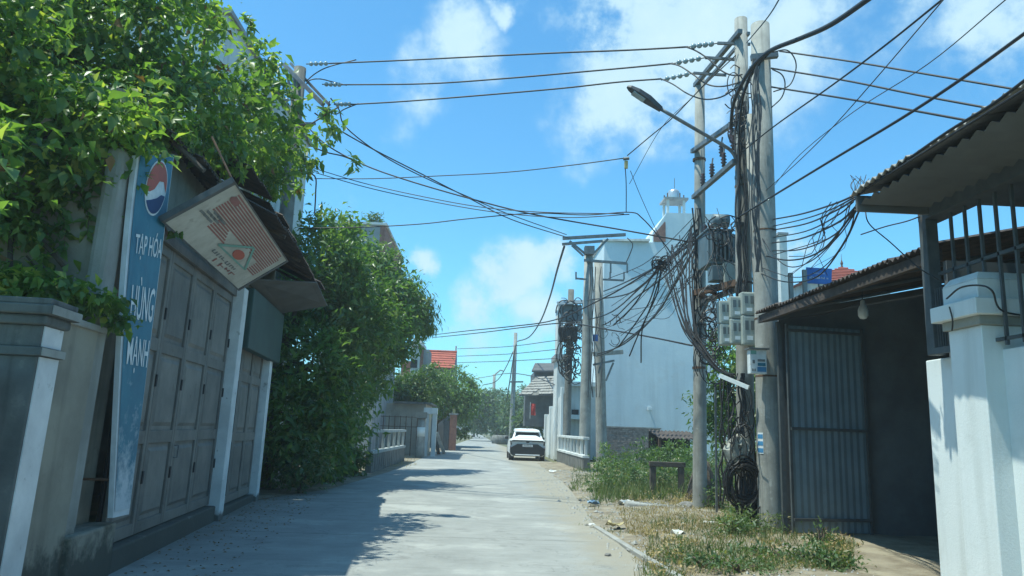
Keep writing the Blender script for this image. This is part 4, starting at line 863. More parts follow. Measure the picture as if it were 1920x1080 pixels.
pA = pole('concrete_pole', aB, aT, .225, .17, 'thickest round concrete pole in front, beside the blue steel gate')
bT = atY(1389,36,YB); bB = V((bT.x-.12, YB, 0)); pB = pole('concrete_pole', bB, bT, .17, .125, 'tallest round concrete pole carrying the street lamp arm and meter boxes', m='concrete_pole')
cT = atY(1312,148,YC); cB = V((cT.x-.12, YC, 0)); pC = pole('concrete_pole', cB, cT, .15, .11, 'slender concrete pole holding the far end of the transformer platform')
a2B = V((aB.x+.28, YA+.55, 0)); a2T = atY(1456,330,YA+.55)
pole('concrete_stub', a2B, V((aB.x+.02, YA+.50, 7.6)), .17, .12, 'pale concrete pole hidden just behind the thickest pole')
for z in (2.6, 3.6, 5.2): band(pA, aB.lerp(aT, z/aT.z), .225-.055*z/aT.z+.004, .03)
for z in (3.3, 4.4, 6.3): band(pB, bB.lerp(bT, z/bT.z), .175-.045*z/bT.z+.004, .04)
for py in (690, 610, 300): c = atY(1311,py,YC); band(pC, c, .148, .05)
bar('crossarm', atY(1408,108,YA-.1), atY(1458,103,YA-.15), .05, 'steel', pA)
# steel beams between the two poles
def beam(pb, pc, label, w=.045):
    o = bar('steel_beam', pb, pc, w, 'steel', None, cat='beam', label=label); return o
beam(atY(1388,58,YB-.3), atY(1303,160,YC+.1), 'upper steel channel beam joining the tops of the lamp pole and slender pole')
beam(atY(1404,62,YB-.15), atY(1318,160,YC+.3), 'thinner steel beam running behind the upper channel beam', .03)
beam(atY(1388,222,YB-.25), atY(1298,284,YC+.1), 'middle steel beam with fuse insulators between the poles')
beam(atY(1378,302,YB-.25), atY(1300,370,YC+.1), 'lower steel beam with fuse holders above the transformer')
def fuse(px, py, Y, label, s=1.):
    p = atY(px,py,Y); root = thing('fuse_insulator', p, label, 'insulator', 'fuse insulators on the steel beams')
    b = MB(); b.lathe(p, [(.02,.16*s),(.05,.15*s),(.03,.12*s),(.06,.09*s),(.03,.06*s),(.065,.03*s),(.03,0),(.065,-.03*s),(.03,-.06*s),(.05,-.10*s),(.015,-.12*s)], 10); b.build('porcelain', M['porc_brown'], root, smooth=True)
    b = MB(); b.tube([p+V((0,0,.13*s)), p+V((.03,.02,.28*s))], .018, 5); b.build('clamp', M['steel'], root)
for k, (px, py, Y) in enumerate([(1372,256,13.8),(1353,283,14.4),(1357,302,14.2),(1335,322,14.8),(1375,270,13.7),(1318,340,15.4)]): fuse(px, py, Y, 'small dark brown fuse insulator, %s from the top under the middle beam' % ('first','third','fourth','fifth','second','lowest')[k], 1.1)
def istring(p0, p1, label, grp, n=3):
    p0 = V(p0); p1 = V(p1); root = thing('insulator_string', p0, label, 'insulator', grp); d = p1-p0; b = MB(); b.tube([p0, p1], .016, 5); b.build('rod', M['steel'], root)
    L_ = d.length; d = d.normalized(); q = d.to_track_quat('Z','Y')
    for k in range(n):
        c = p0+d*(L_*(.2+.6*k/max(1,n-1))); b = MB(); R = []
        for (r, h) in ((.02,-.06),(.055,-.03),(.06,0),(.05,.03),(.02,.06)): R.append([c+q@V((r*cos(2*pi*i/12), r*sin(2*pi*i/12), h)) for i in range(12)])
        b.rings(R); b.build('disc', M['porcelain'], root, smooth=True)
for k, (a, c, Y0_, Y1_) in enumerate([((1290,88),(1345,81),14.2,13.7),((1262,119),(1322,108),15.,14.4),((1240,150),(1300,137),16.,15.2)]):
    istring(atY(*a,Y0_), atY(*c,Y1_), 'glass disc insulator string at the %s wire by the lamp pole' % ('top','middle','lowest')[k], 'insulator strings right of the road', 4)
    bar('strut', atY(*c,Y1_), atY(c[0]+62,c[1]+ (4 if k else 2),Y1_-.15), .025, 'steel', [pB,pB,pC][k] if False else pB)
# street lamp
lm = thing('street_lamp', bB+V((0,0,5)), 'long armed street lamp reaching over the road from the tallest pole', 'street lamp')
hd0 = atY(1176,162,13.0); hd1 = atY(1240,205,13.1)
arm = smooth_path([hd1, atY(1300,240,13.2), atY(1352,270,13.3), atY(1372,284,13.35), atY(1381,302,13.38), atY(1384,330,13.4), atY(1386,420,13.4), atY(1387,500,13.4)], 4)
b = MB(); b.tube(arm, .035, 8); b.build('arm', M['steel'], lm, smooth=True)
d = (hd1-hd0); Ld = d.length; d = d.normalized(); sd2 = V((0,1,0)) - d*d.y; sd2.normalize(); up2 = sd2.cross(d); up2 = up2 if up2.z > 0 else -up2
R = []
for t, w, h0, h1 in ((0,.02,-.01,.02),(.08,.08,-.02,.04),(.3,.13,-.03,.06),(.6,.12,-.035,.07),(.78,.08,-.04,.06),(1.0,.05,-.04,.04)):
    c = hd0+d*Ld*t; R.append([c+sd2*w+up2*h0, c+sd2*w*.8+up2*h1, c-sd2*w*.8+up2*h1, c-sd2*w+up2*h0, c-sd2*w*.6+up2*(h0-.012), c+sd2*w*.6+up2*(h0-.012)])
b = MB(); b.rings(R); b.build('head', M['cable_grey'], lm, smooth=False, bevel=.008)
b = MB(); c = hd0+d*Ld*.36; b.obox(c-up2*.045, d*Ld*.17, sd2*.085, up2*.012); b.build('lens', M['porcelain'], lm)
for py in (330,420): b = MB(); p = atY(1386,py,13.42); b.box(p.x-.05,p.x+.09,p.y-.05,p.y+.12,p.z-.03,p.z+.03); b.build('bracket', M['steel'], lm)
# transformer on its platform
tf = thing('transformer', atY(1345,545,14.7), 'grey blue pole transformer with cooling fins on a steel platform between poles', 'transformer')
tc_ = atY(1343,470,14.7); tcx, tcy, tcz = tc_
def tbx(nm, x0, x1, y0, y1, z0, z1, m='xfmr', bev=.01): b = MB(); b.box(tcx+x0,tcx+x1,tcy+y0,tcy+y1,tcz+z0,tcz+z1); return b.build(nm, M[m], tf, bevel=bev)
tbx('tank', -.26,.24,-.3,.4,-.34,.34); tbx('lid', -.29,.27,-.34,.44,.34,.38)
for k in range(7): tbx('cooling_fin', .26,.40,-.3+k*.11,-.275+k*.11,-.28,.28, bev=0)
for k in range(6): tbx('cooling_fin', -.22+k*.085,-.195+k*.085,-.42,-.31,-.28,.26, bev=0)
tbx('control_box', -.22,.18,-.42,-.1,-.70,-.40); tbx('cabinet', .0,.34,-.5,-.2,-.78,-.36,'boxgrey')
b = MB(); b.lathe((tcx+.08,tcy-.05,tcz+.62), [(.03,-.17),(.14,-.16),(.14,.16),(.03,.17)], 14, 'x'); b.build('oil_conservator', M['xfmr'], tf, smooth=True)
for k in range(3):
    b = MB(); b.lathe((tcx-.16+k*.14,tcy+.2,tcz+.38), [(.05,0),(.06,.05),(.035,.08),(.06,.11),(.035,.14),(.05,.17),(.02,.22)], 10); b.build('bushing', M['porc_brown'], tf, smooth=True)
pl = thing('platform', atY(1345,552,14.7), 'rusty steel platform under the transformer spanning the two poles', 'platform')
bar('channel', atY(1299,552,16.0)+V((0,-.15,0)), atY(1392,528,13.5), .06, 'rust', pl); bar('channel', atY(1318,560,16.0)+V((.15,0,0)), atY(1404,534,13.5), .05, 'steel', pl)
for t in (.1,.35,.6,.85): a = atY(1299,552,16.).lerp(atY(1392,528,13.5),t); c = atY(1322,562,16.).lerp(atY(1408,538,13.5),t); bar('cross_member', a, c, .035, 'rust', pl)
bar('brace', atY(1306,610,15.9), atY(1330,556,15.3), .03, 'steel', pl); bar('brace', atY(1384,600,13.5), atY(1368,545,14.1), .03, 'steel', pl)
# meter boxes
mb_l = [(1350,564,1372,606),(1370,556,1394,596),(1392,548,1417,590),(1352,607,1373,646),(1371,598,1394,644),(1393,592,1418,646)]
for k, (x0, y0_, x1, y1_) in enumerate(mb_l):
    Y = 13.12-.10*(k%3); a = atY(x0,y1_,Y); c = atY(x1,y0_,Y)
    root = thing('meter_box', (a.x,Y,a.z), 'pale plastic electricity meter box, %s of the cluster on the tallest pole' % ('upper rear','upper middle','upper front','lower rear','lower middle','lower front')[k], 'meter box', 'meter boxes on the tallest pole')
    b = MB(); b.box(a.x,c.x,Y,Y+.2,a.z,c.z); b.build('case', M['boxgrey'], root, bevel=.018)
    w = c.x-a.x; h = c.z-a.z
    b = MB(); b.box(a.x+.03,c.x-.03,Y-.012,Y,a.z+.03,c.z-.03); cv = b.build('cover', M['boxgrey'], root, bevel=.008)
    for (f0, f1) in ((.18,.42),(.58,.82)):
        b = MB(); b.box(a.x+w*f0,a.x+w*f1,Y-.017,Y-.011,a.z+h*.5,a.z+h*.82); b.build('meter_window', M['box_dark'], cv)
    b = MB(); b.box(a.x+w*.3,a.x+w*.7,Y-.016,Y-.011,a.z+h*.16,a.z+h*.3); b.build('label_plate', M['sign_white'], cv)
# poster box on the thick pole
pbx = thing('notice_box', atY(1421,676,12.4), 'small white metal notice box with blue print strapped to the thick pole', 'box')
a = atY(1407,700,12.42); c = atY(1437,656,12.42); b = MB(); b.box(a.x,c.x,12.42,12.56,a.z,c.z); b.build('case', M['sign_white'], pbx, bevel=.006)
b = MB(); b.box(a.x-.03,c.x+.03,12.36,12.6,c.z,c.z+.025); b.build('lid', M['steel'], pbx)
w = c.x-a.x; h = c.z-a.z
for (x0,x1,z0,z1,m) in ((.05,.38,.80,.95,'aqua'),(.42,.95,.08,.28,'blue_print'),(.45,.92,.32,.45,'sign_blue'),(.45,.9,.5,.6,'inkgrey'),(.14,.28,.42,.56,'inkgrey'),(.10,.2,.1,.2,'inkgrey'),(.24,.32,.1,.2,'inkgrey')):
    b = MB(); b.box(a.x+w*x0,a.x+w*x1,12.415,12.419,a.z+h*z0,a.z+h*z1); b.build('print', M[m], pbx)
stk = thing('paper_sticker', atY(1425,832,12.5), 'tall pale blue paper sticker pasted low on the thick pole', 'sticker')
z0 = atY(1425,851,12.5).z; z1 = atY(1425,811,12.5).z
def on_pole(px, z, r_add=.004):   # point on the thick pole's skin
    c = aB.lerp(aT, z/aT.z); r = .225-.055*z/aT.z+r_add; x = atY(px, 832, 12.6).x-c.x; x = max(-r*.98, min(r*.98, x)); return V((c.x+x, c.y-sqrt(max(r*r-x*x, 0)), z))
def stick(px0, px1, za, zb, m, ad, nm):
    b = MB(); vs = []
    for i in range(5): px = px0+(px1-px0)*i/4; vs += [on_pole(px, za, ad), on_pole(px, zb, ad)]
    b.add(vs, [(2*i,2*i+2,2*i+3,2*i+1) for i in range(4)]); b.build(nm, M[m], stk)
stick(1423.5,1432,z0,z1,'sign_white',.004,'paper')
for k in range(3): stick(1424.2,1431.4,z0+(z1-z0)*(.06+.33*k),z0+(z1-z0)*(.26+.33*k),'blue_print',.007,'print')
# stray fluorescent tube housing, sack and cable coil
o = bar('lamp_batten', atY(1349,704,13.0), atY(1404,727,12.7), .035, 'sign_white', None, label='white lamp batten tied slantwise on the poles below the meter boxes', cat='lamp'); 
sk = thing('sack', atY(1378,850,12.9), 'dirty white torn sack hanging on the cables beside the thick pole', 'sack')
b = MB(); rdk = random.Random(8); rows = [(815,1378,1392),(823,1370,1399),(833,1362,1404),(844,1357,1405),(855,1360,1404),(866,1366,1399),(877,1372,1391),(886,1377,1384)]; vs = []
for i, (y, xl, xr) in enumerate(rows):      # crumpled cloth, gathered at the top
    for j in range(9): vs.append(atY(xl+(xr-xl)*j/8+rdk.uniform(-1.6,1.6), y+rdk.uniform(-2,2), 12.93-.13*sin(pi*j/8)*sin(pi*(i+.5)/8)+rdk.uniform(-.05,.05)))
b.add(vs, [(i*9+j,i*9+j+1,(i+1)*9+j+1,(i+1)*9+j) for i in range(7) for j in range(8)])
so_ = b.build('sack_body', M['sack'], sk, smooth=False); q = so_.modifiers.new('solid','SOLIDIFY'); q.thickness = .02
b = MB(); b.add([atY(1392,833,12.86),atY(1403,838,12.9),atY(1402,862,12.9),atY(1394,856,12.84)], [(0,1,2,3)]); b.build('rag', M['sack_yellow'], sk)
b = MB(); b.tube([atY(1381,800,12.8), atY(1378,822,12.78), atY(1373,846,12.78)], .012, 5); b.build('strap', M['cable'], sk)
def coil(c, rad, turns, r, label, seed, tiltv=.25):
    rd = random.Random(seed); b = MB()
    for k in range(turns):
        rr_ = rad*(.75+.35*rd.random()); ox = rd.uniform(-.05,.05); oy = rd.uniform(-.10,.10); oz = rd.uniform(-.06,.06); t = rd.uniform(-tiltv,tiltv); e = .8+.5*rd.random()
        b.tube([c+V((ox+rr_*cos(w)*.8, oy+t*rr_*sin(w), oz+rr_*sin(w)*e)) for w in np.linspace(0, 2*pi, 26)], r, 5)
    return b
cc = atY(1394,905,12.85); b = coil(cc, .36, 22, .013, '', 4); b.build('cable_coil', M['cable'], None, label='black coil of spare cable hanging low beside the thick pole', cat='cable coil')
cc = atY(1408,925,13.1); b = MB()
rd = random.Random(2)
for k in range(26):
    x0 = rd.uniform(-.25,.22); b.tube(smooth_path([cc+V((x0,rd.uniform(-.2,.2),.5+rd.random()*.4)), cc+V((x0+rd.uniform(-.1,.1),rd.uniform(-.2,.2),.1)), cc+V((x0+rd.uniform(-.12,.12),rd.uniform(-.2,.2),-.35)), cc+V((x0+rd.uniform(-.12,.12),rd.uniform(-.2,.2),-.62))], 4), .016, 5)
b.build('cable_bundle', M['cable'], None, label='dense hank of black cables standing behind the coil at the thick pole', cat='cable')
bk_ = thing('cable_drum', cc, 'dark plastic drum half hidden in the cables at the pole foot', 'drum'); b = MB(); b.lathe(atY(1412,930,13.2), [(.16,-.3),(.2,-.28),(.2,.15),(.17,.18)], 14); b.build('body', M['car_black'], bk_, smooth=True)
b = MB(); b.lathe(atY(1412,930,13.2), [(.21,-.02),(.21,.03)], 14); b.build('rim', M['rubber'], bk_)

# left pole
lT = atY(563,128,19.); lB = V((atY(553,420,19.).x-.25, 19., 0)); pL = pole('concrete_pole', lB, lT, .22, .16, 'concrete pole on the left above the eaves wrapped by vine', m='concrete_dark')
hA = atY(500,121,18.6); hB = atY(645,118,19.0)
bar('crossarm', atY(533,121,19.0), atY(606,196,18.3), .05, 'steel', pL); bar('crossarm', atY(545,119,19.4), atY(618,197,18.9), .035, 'steel', pL)
bar('brace', atY(534,122,19.0), atY(552,200,18.95), .03, 'steel', pL); bar('brace', atY(536,124,19.2), atY(560,160,18.95), .025, 'steel', pL); bar('arm_bracket', atY(540,231,18.8), atY(592,232,18.8), .03, 'steel', pL)
band(pL, atY(561,232,19.), .19, .05)
for k, (a, c) in enumerate([((620,119),(574,120)),((644,159),(604,158)),((662,195),(626,196))]):
    istring(atY(*a,18.7), atY(*c,18.8), 'pale insulator string at the %s wire on the left pole, road side' % ('top','middle','lowest')[k], 'insulator strings on the left pole', 4)
for k, (a, c) in enumerate([((498,121),(534,121)),((500,160),(548,158)),((520,187),(556,188))]):
    istring(atY(*a,19.2), atY(*c,19.), 'pale insulator string at the %s wire on the left pole, house side' % ('top','middle','lowest')[k], 'insulator strings on the left pole', 3)

# distant pole pair by the bridge
Yd = 30.6
d1T = atY(1104,470,Yd); d1B = V((d1T.x-.05,Yd,0)); pD = pole('concrete_pole', d1B, d1T, .24, .18, 'left of the twin concrete poles by the bridge parapet', m='concrete_pole')
d2T = atY(1122,490,Yd+.6); d2B = V((atY(1122,860,Yd+.6).x+.15,Yd+.6,0)); pE = pole('concrete_pole', d2B, d2T, .24, .18, 'right of the twin concrete poles by the bridge parapet', m='concrete_pole')
def dbar(nm, a, c, w, root=pD, m='steel', Y0_=Yd-.3, Y1_=Yd-.3): return bar(nm, atY(*a,Y0_), atY(*c,Y1_), w, m, root)
dbar('crossarm', (1055,447), (1173,440), .06); dbar('crossarm', (1054,458), (1130,452), .05); dbar('brace', (1068,452), (1100,478), .04); dbar('brace', (1140,448), (1112,476), .04); dbar('brace', (1072,460), (1094,480), .035)
dbar('crossarm', (1095,488), (1176,494), .05); dbar('bracket', (1080,522), (1100,524), .035); dbar('bracket', (1130,524), (1170,526), .035)
for px in (1080,1144,1170): dbar('pin', (px,510), (px,524), .03)
for px in (1145,1176): dbar('drop_rod', (px,494), (px,512), .03)
dbar('crossarm', (1112,664), (1168,660), .08, pE, 'concrete_pole'); dbar('crossarm', (1112,684), (1152,676), .04, pE); dbar('brace', (1150,680), (1136,714), .035, pE); dbar('brace', (1122,700), (1130,672), .035, pE); dbar('cap', (1096,470), (1114,470), .17, pD, 'steel')
b = MB(); p = atY(1116,634,Yd+.3); b.box(p.x-.1,p.x+.1,p.y-.12,p.y-.06,p.z-.14,p.z+.14); b.build('number_plate', M['blue_plate'], pE)
p3T = atY(1071,543,37.); p3B = V((p3T.x-.1,37.,0)); pF = pole('concrete_pole', p3B, p3T, .2, .15, 'older dark concrete pole crowded with boxes left of the twin poles', m='concrete_dark')
cb = thing('cable_box', atY(1070,590,36.5), 'dark hooded equipment box on the crowded pole, above the lower one', 'box')
a = atY(1050,602,36.6); c = atY(1090,574,36.6); b = MB(); b.box(a.x,c.x,36.3,36.9,a.z,c.z); b.build('case', M['xfmr'], cb, bevel=.02); b = MB(); b.prism([(a.x-.15,36.1,c.z-.1),(c.x+.15,36.1,c.z+.05),(c.x+.15,37.,c.z+.35),(a.x-.15,37.,c.z+.2)], (0,0,.05)); b.build('hood', M['xfmr'], cb)
cb = thing('cable_box', atY(1068,620,36.5), 'lower dark equipment box wrapped in cables on the crowded pole', 'box')
a = atY(1048,640,36.6); c = atY(1082,616,36.6); b = MB(); b.box(a.x,c.x,36.3,36.9,a.z,c.z); b.build('case', M['cable_grey'], cb, bevel=.02); b = MB(); b.tube([(a.x,36.25,c.z),(c.x,36.25,c.z)], .05, 6); b.build('hinge_bar', M['steel'], cb)
wb = thing('white_box', atY(1090,612,36.5), 'small white box right of the equipment boxes on the crowded pole', 'box'); a = atY(1083,622,36.4); c = atY(1096,601,36.4); b = MB(); b.box(a.x,c.x,36.3,36.6,a.z,c.z); b.build('case', M['far_white'], wb, bevel=.01); b = MB(); b.box(a.x-.03,c.x+.03,36.25,36.65,c.z,c.z+.05); b.build('lid', M['steel'], wb)
p4T = atY(967,624,75.); p4B = V((p4T.x-.1,75.,0)); pG = pole('concrete_pole', p4B, p4T, .26, .17, 'single distant pole standing over the road behind the car')
bar('crossarm', atY(955,716,74.7), atY(981,716,74.7), .07, 'steel', pG); bar('stay', atY(966,650,74.8), atY(951,745,74.8), .05, 'cable', pG)
p5T = atY(927,702,110.); pH = pole('concrete_pole', (p5T.x,110.,0), p5T, .26, .2, 'farthest thin pole with a small lamp arm above the road')

b = MB(); b.tube([atY(925,705,110.), atY(938,694,110.), atY(944,696,110.)], .10, 5); b.build('lamp_arm', M['steel'], pH)
# thin stem pole near right, rusty rod
bar('thin_stake', atY(1336,1,15.) if False else V((atY(1341,800,15.).x,15.,-.03)), V((atY(1341,700,15.).x,15.,2.6)), .018, 'steel', None, label='thin dark stake in the weeds right of the slender pole', cat='stake')

# ------------------------------------------------------------------ wires
def wpts(px, Y0_, Y1_, k=6):
    cum = [0]
    for i in range(1, len(px)): cum.append(cum[-1]+sqrt((px[i][0]-px[i-1][0])**2+(px[i][1]-px[i-1][1])**2))
    P = [atY(x, y, 1/((1/Y0_)*(1-c/cum[-1])+(1/Y1_)*(c/cum[-1]))) for (x, y), c in zip(px, cum)]
    return smooth_path(P, k)
def wire(px, Y0_, Y1_, r, label, m='cable', cat='cable', group=None, k=6, name='power_cable'):
    P = wpts(px, Y0_, Y1_, k)      # wires that leave the picture run on to supports outside it
    out = lambda q: q[0] > 1800 or q[1] < 12
    if out(px[-1]): P.append(P[-1]+(P[-1]-P[-2]).normalized()*11)
    if out(px[0]): P.insert(0, P[0]+(P[0]-P[1]).normalized()*11)
    b = MB(); b.tube(P, r, 5); return b.build(name, M[m], None, label=label, cat=cat, group=group, smooth=True)
HVg = 'high wires crossing between the left pole and the lamp pole'
wire([(618,119),(760,113),(900,106),(1050,99),(1180,94),(1290,88)], 18.7, 14.2, .020, 'topmost of three black wires crossing the sky to the left pole', group=HVg)
wire([(640,159),(800,157),(950,147),(1100,134),(1200,125),(1262,119)], 18.7, 15., .020, 'middle of three black wires crossing the sky to the left pole', group=HVg)
wire([(658,196),(760,190),(900,179),(1050,166),(1160,154),(1240,148)], 18.7, 16., .020, 'lowest of three black wires crossing the sky to the left pole', group=HVg)
wire([(1286,88),(1306,96),(1330,112),(1352,132),(1372,141),(1392,140)], 14.2, 13.4, .016, 'black jumper loop from the topmost wire to the lamp pole', name='jumper_wire')
wire([(1255,119),(1275,124),(1300,140),(1326,158),(1356,162),(1395,152)], 15., 13.4, .016, 'black jumper loop from the middle wire to the lamp pole', name='jumper_wire')
wire([(1238,147),(1262,158),(1290,176),(1320,186),(1352,182),(1385,162)], 16., 13.4, .016, 'black jumper loop from the lowest wire to the lamp pole', name='jumper_wire')
wire([(668,112),(620,124),(594,136),(574,152)], 18.7, 18.8, .016, 'short curved jumper from the topmost wire down to the left pole', name='jumper_wire')
wire([(650,160),(622,153),(600,148),(582,150),(574,158)], 18.7, 18.8, .016, 'short arched jumper from the middle wire to the left pole', name='jumper_wire')
wire([(672,194),(645,205),(628,214),(606,200),(585,180)], 18.7, 18.8, .016, 'short jumper looping from the lowest wire to the left pole', name='jumper_wire')
wire([(508,162),(530,176),(548,172),(562,160)], 19., 18.8, .014, 'small jumper loop on the house side of the left pole', name='jumper_wire')
wire([(620,184),(636,206),(650,240),(720,293),(800,335),(880,370),(950,400),(1062,440)], 18.6, 30., .018, 'upper of the two dark wires falling from the left pole to the twin poles')
wire([(590,212),(630,240),(700,280),(790,326),(880,372),(960,412),(1066,446)], 18.7, 30., .020, 'lower of the two dark wires falling from the left pole to the twin poles')
wire([(566,225),(610,270),(680,308),(760,337),(880,372),(1000,402),(1160,430),(1300,455)], 18.8, 16., .018, 'wire sagging from the left pole behind the crossing wires to the slender pole')
wire([(590,335),(700,335),(820,330),(950,323),(1070,310),(1168,297)], 19., 14.8, .012, 'thin nearly level wire from the left pole to the hanging junction clip')
wire([(1176,292),(1220,255),(1262,220),(1320,160),(1392,92)], 14.8, 13.5, .012, 'thin wire rising from the junction clip to the lamp pole')
wire([(590,316),(680,343),(780,366),(900,388),(1020,398),(1170,401)], 19., 15., .011, 'upper thin slack wire under the level wire, ending at the looped cable')
wire([(592,324),(690,352),(800,376),(930,398),(1060,408),(1180,402)], 19., 15., .011, 'lower thin slack wire under the level wire, ending at the looped cable')
wire([(560,428),(680,426),(790,420),(880,410),(1000,400),(1100,403),(1180,398),(1205,410),(1240,450),(1268,490),(1296,540)], 19., 15.6, .014, 'long low cable from the left pole that loops down to the slender pole')
wire([(1172,310),(1174,345),(1174,398)], 14.8, 14.9, .010, 'thin vertical wire hanging below the junction clip')
wire([(1182,320),(1200,365),(1225,420),(1255,480)], 14.8, 15.5, .007, 'faint thin wire slanting down from the junction clip', 'cable_grey')
wire([(1380,90),(1300,180),(1240,240),(1180,345)], 13.5, 15., .006, 'faint thin wire slanting across the lamp arm', 'cable_grey')
jc = thing('junction_clip', atY(1174,302,14.8), 'small weathered junction clip hanging on the thin level wire', 'clip'); p = atY(1174,305,14.8)
b = MB(); b.box(p.x-.035,p.x+.035,p.y-.03,p.y+.03,p.z-.13,p.z+.04); b.build('body', M['sack_yellow'], jc, bevel=.01); b = MB(); b.tube([p+V((-.06,0,.08)), p+V((.06,0,.1))], .035, 6); b.build('clamp', M['steel'], jc)
wire([(812,628),(880,620),(960,612),(1040,600),(1130,560),(1200,520),(1260,480),(1305,455)], 45., 16., .022, 'dark cable rising from the tree over the road past the twin poles')
wire([(812,633),(900,624),(980,614),(1060,606),(1140,618),(1220,632),(1298,648)], 45., 16., .020, 'low dark cable crossing the twin poles toward the slender pole')
for k, (ya, yb, yc) in enumerate(((654,650,638),(668,664,655),(680,677,672))): wire([(858,ya),(950,yb),(1045,yc)], 56., 38., .020, 'faint level wire over the road end, %s of three' % ('highest','middle','lowest')[k], 'cable_grey', group='faint level wires over the road end')
wire([(1058,462),(1045,505),(1030,560),(1012,605),(992,632),(970,640)], 31., 74., .05, 'thick dark cable drooping from the twin poles to the distant pole')
wire([(968,646),(948,690),(930,715),(905,722)], 74., 100., .05, 'cable sagging from the distant pole toward the farthest pole')
wire([(880,712),(915,706),(955,700),(1000,706),(1042,722)], 100., 42., .03, 'thin wire passing over the road just above the far trees', 'cable_grey')
wire([(1176,446),(1186,458),(1182,474),(1174,492)], 30.3, 30.3, .022, 'curved jumper at the right end of the twin poles crossarm', name='jumper_wire')
# fan of service cables from the slender pole towards the twin poles
fan = [((1306,440),(1230,500),(1160,535),(1132,546)), ((1306,446),(1240,500),(1180,550),(1100,563)), ((1308,430),(1262,480),(1200,540),(1136,590),(1060,606)), ((1306,452),(1250,515),(1190,560),(1140,605),(1096,618)),
       ((1240,492),(1236,530),(1230,556),(1200,620),(1180,668)), ((1238,495),(1220,560),(1196,600),(1160,650)), ((1244,500),(1222,570),(1204,620),(1202,680)), ((1234,500),(1190,570),(1150,610)), ((1300,470),(1260,540),(1230,590),(1170,645),(1120,664)), ((1304,462),(1268,530),(1220,600),(1150,655),(1118,668))]
fl_ = ['highest service cable slung from slender pole to the twin poles', 'second service cable slung from slender pole to the twin poles', 'long service cable running on to the crowded dark pole', 'service cable dipping under the second one to the crowded pole', 'cable hanging from the cable knot, rightmost tail', 'cable hanging from the cable knot, bending left', 'thin cable tail hanging longest from the cable knot', 'cable hanging from the knot toward the twin poles', 'broad slack cable sagging against the pale blue wall', 'slack cable just above the broad one on the blue wall']
for k, f in enumerate(fan):
    y1_ = 30. if k in (0,1,8,9) else (36.5 if k in (2,3) else 17.)
    wire(list(f), 15.8, y1_, .016 if y1_ < 20 else .024, fl_[k], name='service_cable')
# steep bundle from the knot to the meter boxes
rd = random.Random(11); b = MB()
for k in range(16):
    j = lambda a: rd.uniform(-a, a)
    b.tube(wpts([(1235+j(8)+k*4.2,492-k*4.3+j(5)),(1252+k*3+j(5),545+j(8)-k*2),(1278+k*1.6+j(5),610+j(6)),(1305+j(4)+k,650+j(5)),(1345+j(4),690+j(5)),(1375+j(4),706+j(5))], 15.7, 13.1, 4), rd.choice((.010,.013,.018)), 5)
b.build('cable_bundle', M['cable'], None, kind=None, label='steep sheaf of black cables fanning from the knot down to the meter boxes', cat='cable')
b = MB()
for k in range(30):
    c = (1240+rd.uniform(-12,12), 496+rd.uniform(-9,9)); R_ = rd.uniform(3,11)
    b.tube(wpts([(c[0]+R_*cos(w+k), c[1]+R_*sin(w+k)*.9) for w in np.linspace(0,rd.uniform(3,6),7)], 15.7, 15.5, 3), .010, 4)
b.build('cable_knot', M['cable'], None, label='knotted clump of cable ends left of the slender pole', cat='cable')
b = MB()
for k in range(22):
    x0, y0_ = rd.uniform(1296,1312), rd.uniform(395,520); x1, y1_ = rd.uniform(1120,1240), rd.uniform(500,640); sg = rd.uniform(10,45)
    b.tube(wpts([(x0,y0_),(x0*.7+x1*.3,y0_*.7+y1_*.3+sg*.7),(x0*.4+x1*.6,y0_*.4+y1_*.6+sg),(x1,y1_)], 15.8, rd.choice((22.,30.)), 4), rd.choice((.005,.008,.011)), 4)
for k in range(16):
    x0, y0_ = rd.uniform(1320,1400), rd.uniform(380,480); x1 = x0+rd.uniform(-60,60); y1_ = y0_+rd.uniform(40,160)
    b.tube(wpts([(x0,y0_),(x0+rd.uniform(-30,30),y0_*.5+y1_*.5),(x1,y1_)], 14.2, 13.6, 4), rd.choice((.006,.009)), 4)
b.build('slack_wires', M['cable'], None, label='mass of slack thin wires around the slender pole and transformer', cat='wires', kind='stuff')
# tangles: uncountable
def tangle(name, label, boxpx, Y, n, seed, rmin, rmax, wr=(.007,.014), grp=None, vert=0.):
    rd = random.Random(seed); x0, y0_, x1, y1_ = boxpx; b = MB()
    for k in range(n):
        c = (rd.uniform(x0,x1), rd.uniform(y0_,y1_)); R_ = rd.uniform(rmin,rmax); a0 = rd.uniform(0,6.3); sw = rd.uniform(2,5.6); asp = rd.uniform(.5,1.6)+vert
        Y_ = Y+rd.uniform(-.35,.35)
        b.tube(wpts([(c[0]+R_*cos(a0+w), c[1]+R_*sin(a0+w)*asp+rd.uniform(-2,2)) for w in np.linspace(0,sw,7)], Y_, Y_+rd.uniform(-.3,.3), 3), rd.uniform(*wr), 4)
    return b.build(name, M['cable'], None, label=label, cat='cables', kind='stuff')
tangle('cable_tangle', 'dense tangle of black cable loops between slender pole and meter boxes', (1320,565,1352,700), 14.4, 56, 21, 8, 22, vert=.3)
tangle('cable_tangle', 'messy black cables knotted round the transformer top', (1322,415,1385,460), 14.2, 20, 22, 6, 22)
tangle('cable_tangle', 'black cable loops bundled on the tallest pole below the thick cable', (1368,150,1405,260), 13.2, 24, 23, 6, 18, vert=.5)
tangle('cable_tangle', 'loose cables and loops hanging beside the thick pole', (1370,740,1408,850), 13.0, 20, 24, 8, 24, vert=1.)
tangle('cable_tangle', 'cables knotted around the crowded dark pole', (1054,575,1088,700), 36.4, 80, 25, 4, 15, (.015,.03), vert=.6)
